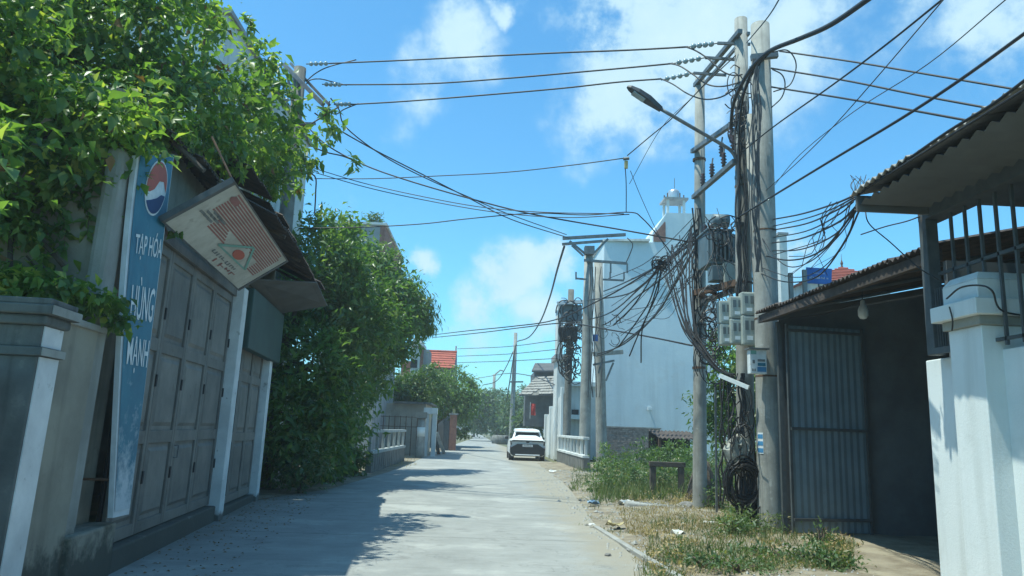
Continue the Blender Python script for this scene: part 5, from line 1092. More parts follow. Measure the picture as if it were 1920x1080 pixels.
tangle('cable_tangle', 'loose wire curls on the right of the twin poles against the blue wall', (1130,600,1170,640), 30., 10, 26, 4, 14, (.010,.018))
# runs down the poles
b = MB(); rd = random.Random(5)
for k in range(10):
    x = rd.uniform(1380,1400); p = [(x+rd.uniform(-5,5)+(1384-1390)*0, y) for y in range(190, 640, 45)]
    b.tube(wpts(p, 13.3, 13.25, 4), rd.choice((.010,.014,.02)), 5)
b.build('riser_cables', M['cable'], None, label='bundle of black riser cables strapped down the tallest pole', cat='cables', kind='stuff')
b = MB()
for k in range(9):
    x = rd.uniform(1404,1424); p = [(x+rd.uniform(-6,6), y) for y in range(110, 560, 50)]; b.tube(wpts(p, 12.5, 12.5, 4), rd.choice((.006,.010,.012)), 5)
b.build('riser_cables', M['cable_grey'], None, label='loose grey cables running down the face of the thick pole', cat='cables', kind='stuff')
b = MB()
for k in range(10):
    x = rd.uniform(1350,1400); p = [(x+rd.uniform(-5,5), y) for y in range(700, 960, 30)]; b.tube(wpts(p, 13.3, 13.1, 4), rd.choice((.010,.018,.022)), 5)
b.build('riser_cables', M['cable'], None, label='black cables running down between the meter boxes and the coil', cat='cables', kind='stuff')
b = MB()
for k in range(5):
    x = rd.uniform(1096,1126); p = [(x+rd.uniform(-3,3), y) for y in range(500, 760, 35)]; b.tube(wpts(p, 30.1, 30.1, 4), rd.choice((.010,.016,.02)), 4)
b.build('riser_cables', M['cable_grey'], None, label='grey cables running down the twin poles by the bridge', cat='cables', kind='stuff')
b = MB()
for k in range(8):
    x = rd.uniform(1300,1318); p = [(x+rd.uniform(-4,4), y) for y in range(390, 660, 35)]; b.tube(wpts(p, 15.75, 15.75, 4), rd.choice((.010,.016)), 4)
b.build('riser_cables', M['cable'], None, label='black cables running down the slender pole', cat='cables', kind='stuff')
# thick cables at the head of the poles
wire([(1640,-10),(1560,45),(1500,72),(1450,92),(1420,115),(1395,150),(1375,195),(1370,240)], 7.5, 13.2, .034, 'thickest black cable bundle sweeping from upper right to the thick pole', name='thick_cable')
wire([(1500,70),(1440,96),(1412,130),(1394,180),(1386,250),(1388,330)], 10.5, 13.1, .022, 'second thick cable following the thickest one down the pole', name='thick_cable')
wire([(1444,96),(1416,128),(1398,165),(1384,205)], 12.3, 13.1, .03, 'short thick cable strap on the thick pole head', name='thick_cable')
wire([(1466,-10),(1440,32),(1400,80)], 9., 13.4, .011, 'thin wire leaving the picture top just above the thick pole')
wire([(1448,98),(1475,94),(1490,110),(1492,132),(1480,160),(1450,172)], 12.4, 12.6, .012, 'large black cable loop right of the thick pole head', name='cable_loop')
wire([(1448,130),(1466,140),(1472,158),(1466,182),(1446,202)], 12.4, 12.6, .012, 'smaller black cable loop beneath the large one', name='cable_loop')
rg_ = 'wires leaving the thick pole to the upper right'
wire([(1462,96),(1600,116),(1760,143),(1930,172)], 12.8, 9.0, .016, 'highest of three parallel wires leaving the thick pole to the right', group=rg_)
wire([(1446,128),(1580,150),(1720,178),(1872,206)], 12.8, 8.6, .016, 'middle of three parallel wires leaving the thick pole to the right', group=rg_)
wire([(1446,163),(1580,184),(1700,205),(1815,226)], 12.8, 8.2, .016, 'lowest of three parallel wires leaving the thick pole to the right', group=rg_)
wire([(1772,-5),(1660,85),(1560,160),(1450,238),(1385,290)], 6.5, 13.4, .012, 'steep wire from upper right meeting the pole at the lamp arm')
wire([(1925,60),(1800,150),(1690,222),(1560,300),(1450,367),(1380,410)], 5.2, 13.4, .016, 'long dark wire from the right edge to the transformer top')
wire([(1760,10),(1640,150),(1560,240),(1500,300),(1450,345),(1420,370)], 6.5, 13.2, .007, 'faint thin wire left of the long dark wire', 'cable_grey')
wire([(1885,0),(1740,120),(1600,210),(1500,290),(1450,350)], 6., 13.2, .006, 'faint thin wire crossing the long dark wire', 'cable_grey')
wire([(1925,148),(1860,196),(1780,245),(1700,300),(1640,340),(1605,366)], 4.4, 6.9, .012, 'dark cable lying along the corrugated eaves edge, upper')
wire([(1925,165),(1850,212),(1770,262),(1690,312),(1630,350),(1604,372)], 4.4, 6.9, .010, 'second dark cable hugging the corrugated eaves edge')
sv = [[(1446,412),(1500,402),(1560,384),(1604,366)], [(1446,425),(1510,410),(1560,392),(1602,370)], [(1446,432),(1510,420),(1565,396),(1602,374)], [(1446,446),(1510,434),(1570,404),(1600,378)], [(1442,456),(1500,448),(1570,418),(1610,382)],
      [(1442,470),(1500,468),(1565,440),(1604,388)], [(1430,478),(1480,488),(1540,470),(1604,394)], [(1425,440),(1450,478),(1480,500),(1520,490),(1570,445),(1612,386)], [(1420,510),(1470,528),(1530,520),(1580,460),(1614,388)], [(1422,500),(1490,520),(1545,500),(1590,440),(1606,380)]]
nm_ = ['first','second','third','fourth','fifth','sixth','seventh','eighth','ninth','lowest']
for k, w_ in enumerate(sv): wire(w_, 13.0, 6.95, (.012,.009,.011,.009,.012,.010,.012,.008,.010,.007)[k], '%s black service cable from the top slung from pole to eaves corner' % nm_[k], group='service cables slung to the eaves corner', name='service_cable')
rd = random.Random(31); b = MB()
for k in range(9):
    x = rd.uniform(1560,1610); b.tube(wpts([(x+rd.uniform(-3,3), 378+rd.uniform(-4,8)), (x-rd.uniform(5,30), 410+rd.uniform(0,15)), (x-rd.uniform(15,70), 440+rd.uniform(0,40)), (x-rd.uniform(40,130), 470+rd.uniform(0,50))], 7., 10.5, 3), rd.uniform(.003,.006), 4)
b.build('thin_wires', M['cable'], None, label='hair thin wires hanging in a fan from the eaves corner', cat='wires', kind='stuff')
wire([(1614,440),(1660,425),(1700,415),(1735,402)], 7.5, 6.9, .007, 'thin wire tied from the hanging fan to the corner post')
wire([(1622,392),(1630,420),(1670,455),(1720,500),(1760,525)], 6.95, 6.4, .006, 'thin slack wire crossing before the shed roof to the capped pillar')
wire([(1480,596),(1530,592),(1580,578),(1618,562)], 11.8, 10.6, .006, 'thin wire under the shed roof leading to the bulb')
# dead vine curls on the eaves corner
b = MB(); rd = random.Random(6)
for k in range(12):
    p = atY(1600+rd.uniform(0,22),362,6.8); b.tube(smooth_path([p, p+V((rd.uniform(-.06,.06),0,.08)), p+V((rd.uniform(-.12,.12),.02,.14+rd.random()*.06))], 3), .003, 4)
b.build('dry_twigs', M['bark'], None, label='dry twigs sprouting from the corner of the corrugated eaves', cat='twigs', kind='stuff')

# ------------------------------------------------------------------ white car seen from behind
car = thing('parked_car', (2.33,38.9,0), 'white crossover car parked at the right edge of the road, rear view', 'car')
cX, cY = 2.33, 38.9
def cring(y, hw, z0, zs, zt, hwt, crown_=.0):
    return [V((cX-hw*.86,cY+y,z0)), V((cX+hw*.86,cY+y,z0)), V((cX+hw,cY+y,z0+.16)), V((cX+hw,cY+y,zs*.72)), V((cX+hw*.97,cY+y,zs)), V((cX+hwt,cY+y,zt)), V((cX,cY+y,zt+crown_)), V((cX-hwt,cY+y,zt)), V((cX-hw*.97,cY+y,zs)), V((cX-hw,cY+y,zs*.72)), V((cX-hw,cY+y,z0+.16))]
b = MB(); b.rings([cring(.10,.84,.34,.92,1.0,.70), cring(.0,.90,.30,.96,1.04,.76), cring(.12,.915,.22,1.0,1.09,.80), cring(.6,.925,.22,1.0,1.10,.82), cring(2.6,.925,.22,.98,1.06,.82), cring(3.4,.92,.22,.93,1.0,.80), cring(4.2,.90,.24,.82,.88,.74), cring(4.45,.80,.32,.66,.70,.62)])
body = b.build('body', M['car_white'], car, smooth=False, bevel=.02)
b = MB()
def gring(y, hw, z, hwt, zt): return [V((cX-hw,cY+y,z)), V((cX+hw,cY+y,z)), V((cX+hwt,cY+y,zt)), V((cX+hwt*.6,cY+y,zt+.03)), V((cX-hwt*.6,cY+y,zt+.03)), V((cX-hwt,cY+y,zt))]
b.rings([gring(.22,.80,1.05,.78,1.10), gring(.55,.80,1.05,.66,1.46), gring(.95,.80,1.05,.62,1.56), gring(2.0,.80,1.03,.62,1.60), gring(2.8,.79,1.02,.58,1.52), gring(3.5,.76,.98,.72,1.02)]); b.build('cabin', M['car_white'], car, bevel=.02)
b = MB(); b.hexa([V((cX-.70,cY+.24,1.12)), V((cX+.70,cY+.24,1.12)), V((cX+.70,cY+.40,1.12)), V((cX-.70,cY+.40,1.12)), V((cX-.57,cY+.46,1.42)), V((cX+.57,cY+.46,1.42)), V((cX+.57,cY+.66,1.42)), V((cX-.57,cY+.66,1.42))]); b.build('rear_window', M['car_glass'], car)
b = MB(); b.hexa([V((cX-.66,cY+.34,1.44)), V((cX+.66,cY+.34,1.44)), V((cX+.66,cY+.9,1.50)), V((cX-.66,cY+.9,1.50)), V((cX-.62,cY+.36,1.50)), V((cX+.62,cY+.36,1.50)), V((cX+.62,cY+.9,1.57)), V((cX-.62,cY+.9,1.57))]); b.build('spoiler', M['car_white'], car, bevel=.015)
for sgx in (-1, 1):
    b = MB(); q = [V((cX+sgx*.80,cY+.75,1.10)), V((cX+sgx*.80,cY+3.1,1.08)), V((cX+sgx*.635,cY+2.5,1.46)), V((cX+sgx*.65,cY+1.1,1.48))]; b.prism(q, (sgx*.02,0,0)); b.build('side_window', M['car_glass'], car)
    b = MB(); b.box(cX+sgx*.92-.02,cX+sgx*1.06+.02,cY+2.75,cY+2.87,1.03,1.17) if sgx > 0 else b.box(cX-1.08,cX-.90,cY+2.75,cY+2.87,1.03,1.17); b.build('side_mirror', M['car_black'], car, bevel=.03)
    b = MB(); b.prism([V((cX+sgx*.90,cY-.012,1.0)), V((cX+sgx*.12,cY-.035,1.0)), V((cX+sgx*.12,cY-.035,.965)), V((cX+sgx*.84,cY-.015,.955)), V((cX+sgx*.80,cY-.015,.80)), V((cX+sgx*.88,cY-.005,.78))], (0,.04,0)); b.build('tail_light', M['car_black'], car)
    b = MB(); b.box(cX+sgx*.84-.05,cX+sgx*.84+.05,cY-.02,cY+.03,.62,.66); b.build('reflector', M['tail'], car)
    for yy in (.82, 3.55):
        w_ = thing('w', (0,0,0), None, None); bpy.data.objects.remove(w_)
        b = MB(); x_ = cX+sgx*.80; b.lathe((x_,cY+yy,.34), [(.20,-.11),(.32,-.11),(.345,-.07),(.345,.07),(.32,.11),(.20,.11)], 22, 'x'); ty_ = b.build('wheel', M['rubber'], car, smooth=False)
        b = MB(); b.lathe((x_+sgx*.10,cY+yy,.34), [(.02,-.02),(.21,-.02),(.21,.02),(.02,.02)], 16, 'x'); b.build('rim', M['alloy'], ty_)
        b = MB(); b.lathe((x_-sgx*.005,cY+yy,.36), [(.39,-.128),(.40,-.10),(.40,.128),(.39,.13)], 22, 'x'); b.build('wheel_arch', M['car_black'], car)
b = MB(); b.prism([V((cX-.90,cY-.03,.62)), V((cX-.88,cY-.03,.34)), V((cX-.72,cY-.03,.24)), V((cX+.72,cY-.03,.24)), V((cX+.88,cY-.03,.34)), V((cX+.90,cY-.03,.62)), V((cX+.52,cY-.045,.84)), V((cX-.52,cY-.045,.84))], (0,.14,0)); b.build('lower_bumper', M['car_black'], car, bevel=.02)
b = MB(); b.box(cX-.62,cX+.62,cY-.06,cY+.02,.27,.325); b.build('skid_plate', M['car_white'], car, bevel=.01)
b = MB(); b.box(cX-.26,cX+.26,cY-.065,cY-.05,.70,.81); b.build('number_plate', M['plate'], car)
for k in range(7): b = MB(); b.box(cX-.2+k*.06,cX-.17+k*.06,cY-.069,cY-.065,.73,.78); b.build('plate_digit', M['car_black'], car)
b = MB(); b.prism([V((cX-.14,cY-.045,1.0)), V((cX+.14,cY-.045,1.0)), V((cX+.05,cY-.045,.90)), V((cX-.05,cY-.045,.90))], (0,.03,0)); b.build('emblem_plate', M['car_black'], car)
b = MB(); b.tube([(cX,cY+.9,1.6),(cX,cY+.8,1.72)], .012, 5); b.build('antenna', M['car_black'], car)

# ------------------------------------------------------------------ square concrete frame, slab, mound, litter, stones
fr2 = thing('gate_frame', atZ(1250,936), 'square gate shaped concrete frame standing in the weeds', 'frame'); fY = 18.6
xa = atY(1224,900,fY).x; xb = atY(1277,900,fY).x; zt_ = atY(1250,866,fY).z
for x in (xa, xb): b = MB(); b.box(x-.07,x+.07,fY-.06,fY+.06,-.05,zt_-.12); b.build('post', M['frame_dark'], fr2, bevel=.012)
b = MB(); b.box(xa-.09,xb+.10,fY-.07,fY+.07,zt_-.12,zt_); b.build('lintel', M['frame_dark'], fr2, bevel=.012)
p = atZ(1215,946,.1); b = MB(); b.hexa([p+V(v) for v in ((-.5,-.15,-.15),(.5,-.25,-.15),(.55,.15,-.15),(-.5,.2,-.15),(-.46,-.12,.04),(.45,-.2,.0),(.5,.12,.0),(-.45,.17,.06))]); b.build('broken_slab', M['slab'], None, label='broken concrete slab lying in front of the square frame', cat='slab', bevel=.03)
b = MB(); rd = random.Random(3); p = atZ(1318,952,.0); R = []
for (r, h) in ((.34,-.05),(.36,.15),(.30,.45),(.24,.75),(.12,.98),(.02,1.02)): R.append([p+V((r*(1+.25*rd.uniform(-1,1))*cos(2*pi*i/14), r*(1+.25*rd.uniform(-1,1))*sin(2*pi*i/14), h+rd.uniform(-.03,.03))) for i in range(14)])
b.rings(R); b.build('dry_stump', M['bark'], None, label='brown dry stump overgrown by dead weeds beside the concrete frame', cat='stump', smooth=True)
def rock(r, seed):
    rd = random.Random(seed); b = MB(); R = []
    for (q, h) in ((.6,-.3),(1.,0),(.95,.35),(.6,.65),(.15,.75)): R.append([V((r*q*(1+.3*rd.uniform(-1,1))*cos(2*pi*i/8), r*q*(1+.3*rd.uniform(-1,1))*sin(2*pi*i/8), r*h)) for i in range(8)])
    b.rings(R); return b
rmesh = []
for k in range(4):
    o = rock(1., k).build('tmp', M['stone'], None, origin=(0,0,0)); rmesh.append(o.data); bpy.data.objects.remove(o)
rd = random.Random(9)
p = atZ(1288,955,.02); o = link_mesh('stone', rmesh[0], None, p); o.scale = (.22,.18,.22); tag(o, 'large rounded stone at the foot of the dry stump', 'stone'); ORG[o] = p
spots = [(1150,948,.07),(1128,962,.05),(1190,972,.06),(1235,985,.05),(1180,1030,.05),(1140,1042,.06),(1215,1035,.05),(1255,1015,.07),(1330,985,.09),(1088,938,.05),(1100,985,.04),(1160,990,.04),(1205,1065,.06),(1375,1000,.08),(1060,905,.07),(1045,890,.08),(1075,915,.06),(1035,878,.09),(1120,935,.06)]
def stone_label(x, y):
    if y < 900: return 'grey stone on the dirt below the bridge parapet, %s' % {1045:'middle of three',1035:'farthest of three'}.get(x, 'nearest')
    if y < 920: return 'grey stone beside the road before the twin poles, %s' % ('left one' if x == 1060 else 'right one')
    return {1150:'small stone at the left end of the broken slab',1128:'small stone between the blue bag and the yellow scrap',1190:'small stone on dry straw just below the broken slab',1235:'small stone in the middle of the dry straw',1180:'stone touching the outer side of the pale kerb strip',1140:'stone on the broken road edge left of the kerb strip',1215:'stone between the kerb strip and the green grass',1255:'stone at the far edge of the near green grass',1330:'stone beside the white crumpled bag',1088:'small stone on the road edge left of the blue bag',1100:'small stone left of the kerb strip end',1160:'small stone just right of the yellow scrap',1205:'small stone near the bottom of the picture left of the kerb strip',1375:'stone in front of the coil between two weeds',1120:'small stone right behind the blue bag'}.get(x, 'small stone on the verge')
for k, (x, y, r) in enumerate(spots):
    p = atZ(x, y, .0); o = link_mesh('stone', rmesh[k%4], None, p); o.scale = (r,r*.8,r*.7); o.rotation_euler.z = k; tag(o, stone_label(x, y), 'stone', 'small stones on the dirt verge')
b = MB()
for k in range(2400):
    x = rd.uniform(1.75,4.4); y = rd.uniform(8,30); r = rd.uniform(.006,.03)**1.0*(2.0 if rd.random() < .03 else 1); z = max(0,vh(x-.012*max(0,y-14),y))
    b.add([(x-r,y,z),(x,y-r,z),(x+r,y,z),(x,y+r,z),(x+r*.2,y,z+r*.8)], [(0,1,4),(1,2,4),(2,3,4),(3,0,4)])
b.build('gravel', M['slab'], None, kind='stuff', label='scattered gravel on the dirt verge', origin=(0,0,0))
def litter(px, py, r, m, label, seed):
    rd = random.Random(seed); p = atZ(px, py, .03); b = MB(); vs = []
    for i in range(5):
        for j in range(5): vs.append(p+V(((i-2)*r*.5+rd.uniform(-.3,.3)*r, (j-2)*r*.4, rd.random()*r*.8)))
    b.add(vs, [(i*5+j,i*5+j+1,(i+1)*5+j+1,(i+1)*5+j) for i in range(4) for j in range(4)]); b.build('litter', M[m], None, label=label, cat='litter')
for k, (x, y, r, m, l) in enumerate([(1112,946,.12,'litter_blue','crumpled blue plastic bag on the dirt near the road'),(1154,987,.13,'litter_yellow','yellow scrap lying on the dirt at the kerb strip'),(1328,988,.13,'litter_white','white crumpled bag on the dry grass before the coil'),(1223,965,.05,'litter_white','tiny white scrap on dry straw below the broken slab'),(1110,985,.05,'litter_white','small white scrap beside the end of the kerb strip'),(1270,1003,.10,'litter_white','white scrap at the edge of the green weeds'),(1408,1010,.08,'litter_white','pale scrap at the foot of the thick pole'),(1036,885,.12,'litter_white','pale rubbish below the bridge parapet by the road'),(1175,948,.16,'litter_white','white bag caught at the left end of the broken slab')]): litter(x, y, r, m, l, k)

# ------------------------------------------------------------------ vegetation
def PB(px, py, Y, rx, rz, ry=None):     # ellipsoid blob given by its centre ray and picture size
    c = atY(px, py, Y); k = Y/F_PX; return ((c.x, c.y, c.z), (rx*k, (ry if ry else (rx+rz)/2*k), rz*k))
tree('mango_tree', (-5.6,19.2,0), [PB(610,520,20,80,95),PB(665,590,20.5,85,100),PB(560,560,19,45,90),PB(585,690,18.6,65,90),PB(630,740,19.6,52,90),PB(545,800,17.6,40,90),PB(620,440,21,60,45),PB(600,820,18.6,55,70)],
     20000, .19, .075, M['leaf_mango'], 'large dense dark tree beside the shop end, right of the green box', r=.2, clump=.34, per=26, droop=.1)
tree('longan_tree', (-5.4,26,0), [PB(690,535,26,74,74),PB(735,590,26.5,52,64),PB(680,640,25,60,66),PB(710,485,26,42,32),PB(655,740,24,40,66),PB(755,555,27,30,44),PB(650,820,23.5,32,44),PB(745,645,26,34,36),PB(700,705,25.5,34,40)],
     16000, .20, .075, M['leaf_mango'], 'second big tree with lighter drooping right side over the left parapet', r=.2, clump=.36, per=26, droop=.35)
tree('drooping_tree', (-4.8,28,0), [PB(775,585,28,30,40),PB(760,550,28,26,30),PB(790,600,28,16,30)], 4200, .26, .045, M['leaf_light'], 'light green drooping branches at the right edge of the big tree', r=.08, clump=.35, per=24, droop=1.6)
# leafy shrubs at the foot of the trees
for k, (x, y, R_, h, lb) in enumerate([(505,915,.55,1.5,'leafy shrub with pale tips right beside the last shop post'),(560,925,.55,1.2,'bushy shrub at the road edge under the dark tree'),(610,905,.6,1.0,'low rounded shrub under the dark tree, further along the road'),(660,893,.5,.8,'low shrub near the left parapet at the road edge'),(530,880,.5,1.9,'tall thin shrub with reddish leaves behind the post')]):
    p = atZ(x, y); shrub('shrub', p, R_, h, 1300, .14, .05, M[('leaf_light','leaf_shrub','leaf_light','leaf_shrub','leaf_dry')[k]], lb, group='shrubs under the dark tree', droop=.1)
tree('hedge_tree', (-5.2,48,0), [PB(760,728,47,44,30),PB(800,722,47,40,34),PB(735,735,46,36,26)], 8000, .2, .09, M['leaf_light'], 'broad green tree behind the beige outbuilding wall', r=.16, clump=.4)
tree('round_tree', (-3.4,55,0), [PB(850,728,54,44,36),PB(868,755,53,32,32),PB(828,745,53,30,34)], 8000, .22, .10, M['leaf_mango'], 'round dark green tree over the red gate pillar', r=.18, clump=.45)
tree('small_tree', (-2.9,60,0), [PB(860,795,60,14,26),PB(868,815,62,12,18)], 1500, .2, .1, M['leaf_light'], 'small bright bush beside the road past the red gate pillar', r=.06, clump=.3)
far_specs = [(-5.,95,[(895,775,28,36),(905,760,22,30)],'far tree over the left side of the road end, nearest'),(-1.5,135,[(915,765,26,34),(900,790,22,26)],'far tree straight above the road end'),(2.,100,[(935,760,22,30),(940,795,24,26)],'far tree right of the road end beside the distant pole'),(3.2,85,[(962,775,22,34),(985,790,22,26)],'grey green tree behind the white car, left half'),(5.,72,[(1000,790,24,22),(1015,770,16,20)],'tree behind the white car roof near the hanging cloth'),(-9.,120,[(868,765,28,30)],'far tree peeking left of the road end'),(9.,140,[(985,755,30,30)],'far pale tree behind the distant pole')]
for k, (x, Y, bl_, lb) in enumerate(far_specs): tree('far_tree', (x,Y,0), [PB(a, b_, Y, c, d_) for a, b_, c, d_ in bl_], 4200, .34, .2, M['leaf_far'], lb, r=.2, clump=.8, per=20, group='trees at the end of the road')
for k in range(9):   # beyond the buildings, either side
    x = (-40,-30,-22,-15,14,22,30,40,52)[k]; tree('far_tree', (x,110+k*3,0), [((x,110+k*3,4.5),(4.5,4,3)),((x+2,110+k*3,6),(3,3,2))], 2500, .5, .3, M['leaf_far'], 'distant tree behind the houses, %s' % ('far left end','second from the far left','third on the left side','last on the left before the road','first on the right past the blue house','second right of the blue house','third right of the blue house','behind the red roofed house','far right end')[k], group='distant trees behind the houses', clump=1., per=20)
tree('garden_tree', (7.4,19.5,0), [PB(1375,690,19.5,42,80),PB(1340,760,20,34,55),PB(1440,700,19,50,90),PB(1400,820,19,50,70),PB(1455,860,18.5,40,80)], 9500, .17, .06, M['leaf_mango'], 'dark tree behind the thick pole filling the gap beside the shed', r=.12, clump=.3)
# roadside weeds on the right
def weeds(name, n, region, hmin, hmax, m, label, seed, w=.012, dens=None):
    r_ = np.random.default_rng(seed); pts = []
    for _ in range(n*3):
        if len(pts) >= n: break
        px, py = region(r_); 
        p = atZ(px, py, 0)
        if dens and not dens(p, r_): continue
        pts.append((p.x, p.y))
    pts = np.array(pts); k = len(pts); z = np.array([vh(x-.012*max(0,y-14), y) for x, y in pts])
    P = np.stack([pts[:,0], pts[:,1], z-.01], 1); h = hmin+(hmax-hmin)*r_.random(k)**1.6
    tip = r_.normal(size=(k,3))*.35+np.array([0,0,1.]); nr = r_.normal(size=(k,3)); nr[:,2] *= .2
    me = leaf_mesh(name, P, nr, tip, h, h*.0+w*(.6+r_.random(k)), m); o = bpy.data.objects.new(name, me); COL.objects.link(o); return tag(o, label, None, None, 'stuff')
def uni(x0, x1, y0_, y1_): return lambda r_: (r_.uniform(x0,x1), y0_+(y1_-y0_)*r_.random())
clumpy = lambda f, t: (lambda p, r_: sin(p.x*f+1.3)*cos(p.y*f*.8)+.5*sin(p.x*f*2.3+p.y*f*1.7) > t)
weeds('grass', 5200, lambda r_: (lambda y: (r_.uniform(1200+(1080-y)*.25, 1600), y))(r_.uniform(985,1085)), .03, .20, M['grass'], 'green grass on the near right verge', 1, .009, clumpy(2.3,-.35))
weeds('grass', 5200, lambda r_: (lambda y: (r_.uniform(1110+(945-y)*.5, 1430), y))(r_.uniform(880,948)), .10, .5, M['grass'], 'tall weeds behind the concrete frame', 2, .02, clumpy(1.1,-.7))
weeds('grass', 2000, lambda r_: (lambda y: (r_.uniform(1070, 1260), y))(r_.uniform(885,930)), .06, .3, M['grass'], 'weeds at the foot of the twin poles', 3, .016, clumpy(1.6,-.2))
weeds('straw', 9000, lambda r_: (lambda y: (r_.uniform(1150+(y-950)*.6, 1420), y))(r_.uniform(944,1005)),   .02, .09, M['straw'], 'dry straw covering the verge', 4, .010, clumpy(2.9,-.9))
weeds('straw', 3500, lambda r_: (r_.uniform(1190,1600), r_.uniform(975,1085)), .03, .16, M['straw'], 'dry blades among the near verge grass', 6, .007)
weeds('grass', 1500, lambda r_: (r_.uniform(1080,1420), r_.uniform(925,1000)), .02, .09, M['grass'], 'sparse green tufts on the dirt and straw', 7, .010, clumpy(4.1,.35))
weeds('straw', 700, lambda r_: (lambda y: (r_.uniform(720,780), y))(r_.uniform(852,876)), .03, .2, M['straw'], 'dry grass by the left parapet', 5, .014)
def undergrowth(n, region, R_, hh, nl, ll, m, label, seed):
    r_ = np.random.default_rng(seed); bl_ = []
    for _ in range(n):
        px, py = region(r_); p = atZ(px, py, 0); q = .5+r_.random(); bl_.append(((p.x, p.y, hh*q*.4), (R_*q, R_*q, hh*q*.5)))
    o = crown('undergrowth', bl_, nl, ll, ll*.42, M[m], None, .10, 12, .2, .0, zmin=.02, kind='stuff'); o['label'] = label
undergrowth(34, lambda r_: (lambda y: (r_.uniform(1110+(940-y)*.6, 1420), y))(r_.uniform(868,930)), .45, .75, 12000, .085, 'leaf_shrub', 'tangled green weeds round the pole feet and the square frame', 41)
undergrowth(26, lambda r_: (r_.uniform(1135,1330), r_.uniform(886,906)), .6, 1.15, 9000, .11, 'leaf_light', 'taller pale weeds before the brick wall', 42)
undergrowth(30, lambda r_: (lambda y: (r_.uniform(1230+(1085-y)*.2, 1590), y))(r_.uniform(990,1090)), .20, .16, 6500, .036, 'leaf_shrub', 'low leafy weeds mixed into the near verge grass', 43)
undergrowth(26, lambda r_: (r_.uniform(1200,1590), r_.uniform(985,1085)), .25, .16, 3500, .05, 'straw', 'dry straws mixed into the near verge grass', 46)
undergrowth(14, lambda r_: (lambda y: (r_.uniform(1380, 1470), y))(r_.uniform(960,1010)), .22, .4, 3500, .06, 'grass', 'weeds around the foot of the thick pole', 44)
undergrowth(18, lambda r_: (lambda y: (r_.uniform(1180, 1400), y))(r_.uniform(935,960)), .25, .2, 2500, .05, 'straw', 'dry brown weeds on the edge of the straw', 45)
def weedplant(px, py, R_, h, n, lb, m='leaf_shrub', ll=.065):
    R_ *= .8; h *= .8
    p = atZ(px, py, .02); return shrub('weed_plant', p, R_, h, n, ll, ll*.45, M[m], lb, 'plant', 'weed plants on the right verge', .0)
wps = [(1245,925,.55,.8,700,'leafy weed inside the square concrete frame'),(1205,920,.6,.9,700,'tall green weed left of the square concrete frame'),(1300,918,.55,.9,600,'bright green weed between frame and stump'),(1350,960,.45,.8,700,'green climber at the foot of the cable coil'),(1330,890,.8,1.2,700,'bushy weed around the foot of the slender pole'),(1265,880,.9,1.3,700,'pale green bush in front of the low shelter'),(1160,900,.7,.7,500,'low weed between twin poles and concrete frame'),(1130,893,.6,.8,400,'weed at the foot of the twin poles'),(1400,985,.4,.55,600,'leafy weed just left of the thick pole foot'),(1380,1010,.4,.4,600,'low weed in front of the cable coil'),(1480,1062,.45,.28,450,'low dark leafy weed before the steel gate, left'),(1555,1072,.4,.3,700,'low dark leafy weed before the steel gate, right'),(1540,1030,.22,.45,260,'small shrubby weed growing against the steel gate'),(1430,1050,.35,.22,260,'weed spreading in front of the thick pole'),(1320,1065,.4,.2,220,'low grassy weed clump near the kerb strip'),(1385,1075,.4,.2,260,'low weed clump at the bottom of the picture'),(1185,855,.8,1.1,500,'weed bush before the brick wall')]
for q in wps: weedplant(*q)
b = MB(); b.tube(smooth_path([atZ(1395,975,.04), atZ(1365,965,.05), atZ(1345,962,.03), atZ(1330,958,.02)], 4), .03, 6); b.build('fallen_branch', M['bark'], None, label='dry branch lying on the verge left of the thick pole', cat='branch')

# ------------------------------------------------------------------ the vine over the left wall
vn = thing('vine', (-4.6,8.2,2.4), 'large bright green climbing vine covering the left wall and shop roof', 'vine')
vb = [PB(60,120,8.0,110,120,.9),PB(200,60,8.4,120,100,1.),PB(310,80,9.2,95,110,1.1),PB(110,250,7.4,120,90,.8),PB(240,200,8.0,110,80,.8),PB(350,210,9.2,90,75,1.),PB(430,190,10.6,60,60,1.),PB(470,265,11.6,50,46,.8),PB(20,330,7.0,50,90,.6),
      PB(140,320,7.1,60,40,.5),PB(60,-60,8.4,180,90,1.),PB(290,-60,9.2,120,60,1.),PB(510,300,12.4,36,38,.7),PB(20,470,6.8,30,80,.4),PB(395,30,10.4,26,40,.5),PB(200,260,7.5,50,60,.4),PB(400,280,10.4,60,36,.6),
      PB(-60,40,6.6,140,160,1.),PB(-250,-150,6.2,260,200,1.2),PB(-120,420,5.0,60,140,.35),PB(-200,200,6.2,120,200,.9),PB(-80,300,5.6,80,120,.5),PB(190,215,7.0,80,60,.5),PB(250,275,7.3,35,35,.3),PB(120,290,6.9,60,45,.4)]  # negative-x blobs: unseen canopy added to shade the pillar and wall
vb2 = [PB(90,545,6.75,80,24,.3),PB(180,560,6.9,50,24,.22),PB(35,540,6.6,40,50,.3),PB(225,605,7.15,20,22,.10),PB(505,345,12.6,20,28,.4),PB(300,235,8.1,60,40,.4),PB(215,330,7.3,26,18,.2),PB(60,400,7.0,50,60,.35),PB(130,350,7.1,50,40,.3)]
crown('foliage', vb, 22000, .13, .072, M['vine'], vn, .19, 14, .45, .35)
crown('foliage', vb2, 4200, .10, .06, M['vine'], vn, .11, 12, .2, .5)
crown('dry_leaves', vb, 420, .13, .07, M['leaf_dry'], vn, .2, 2, .7, .5)
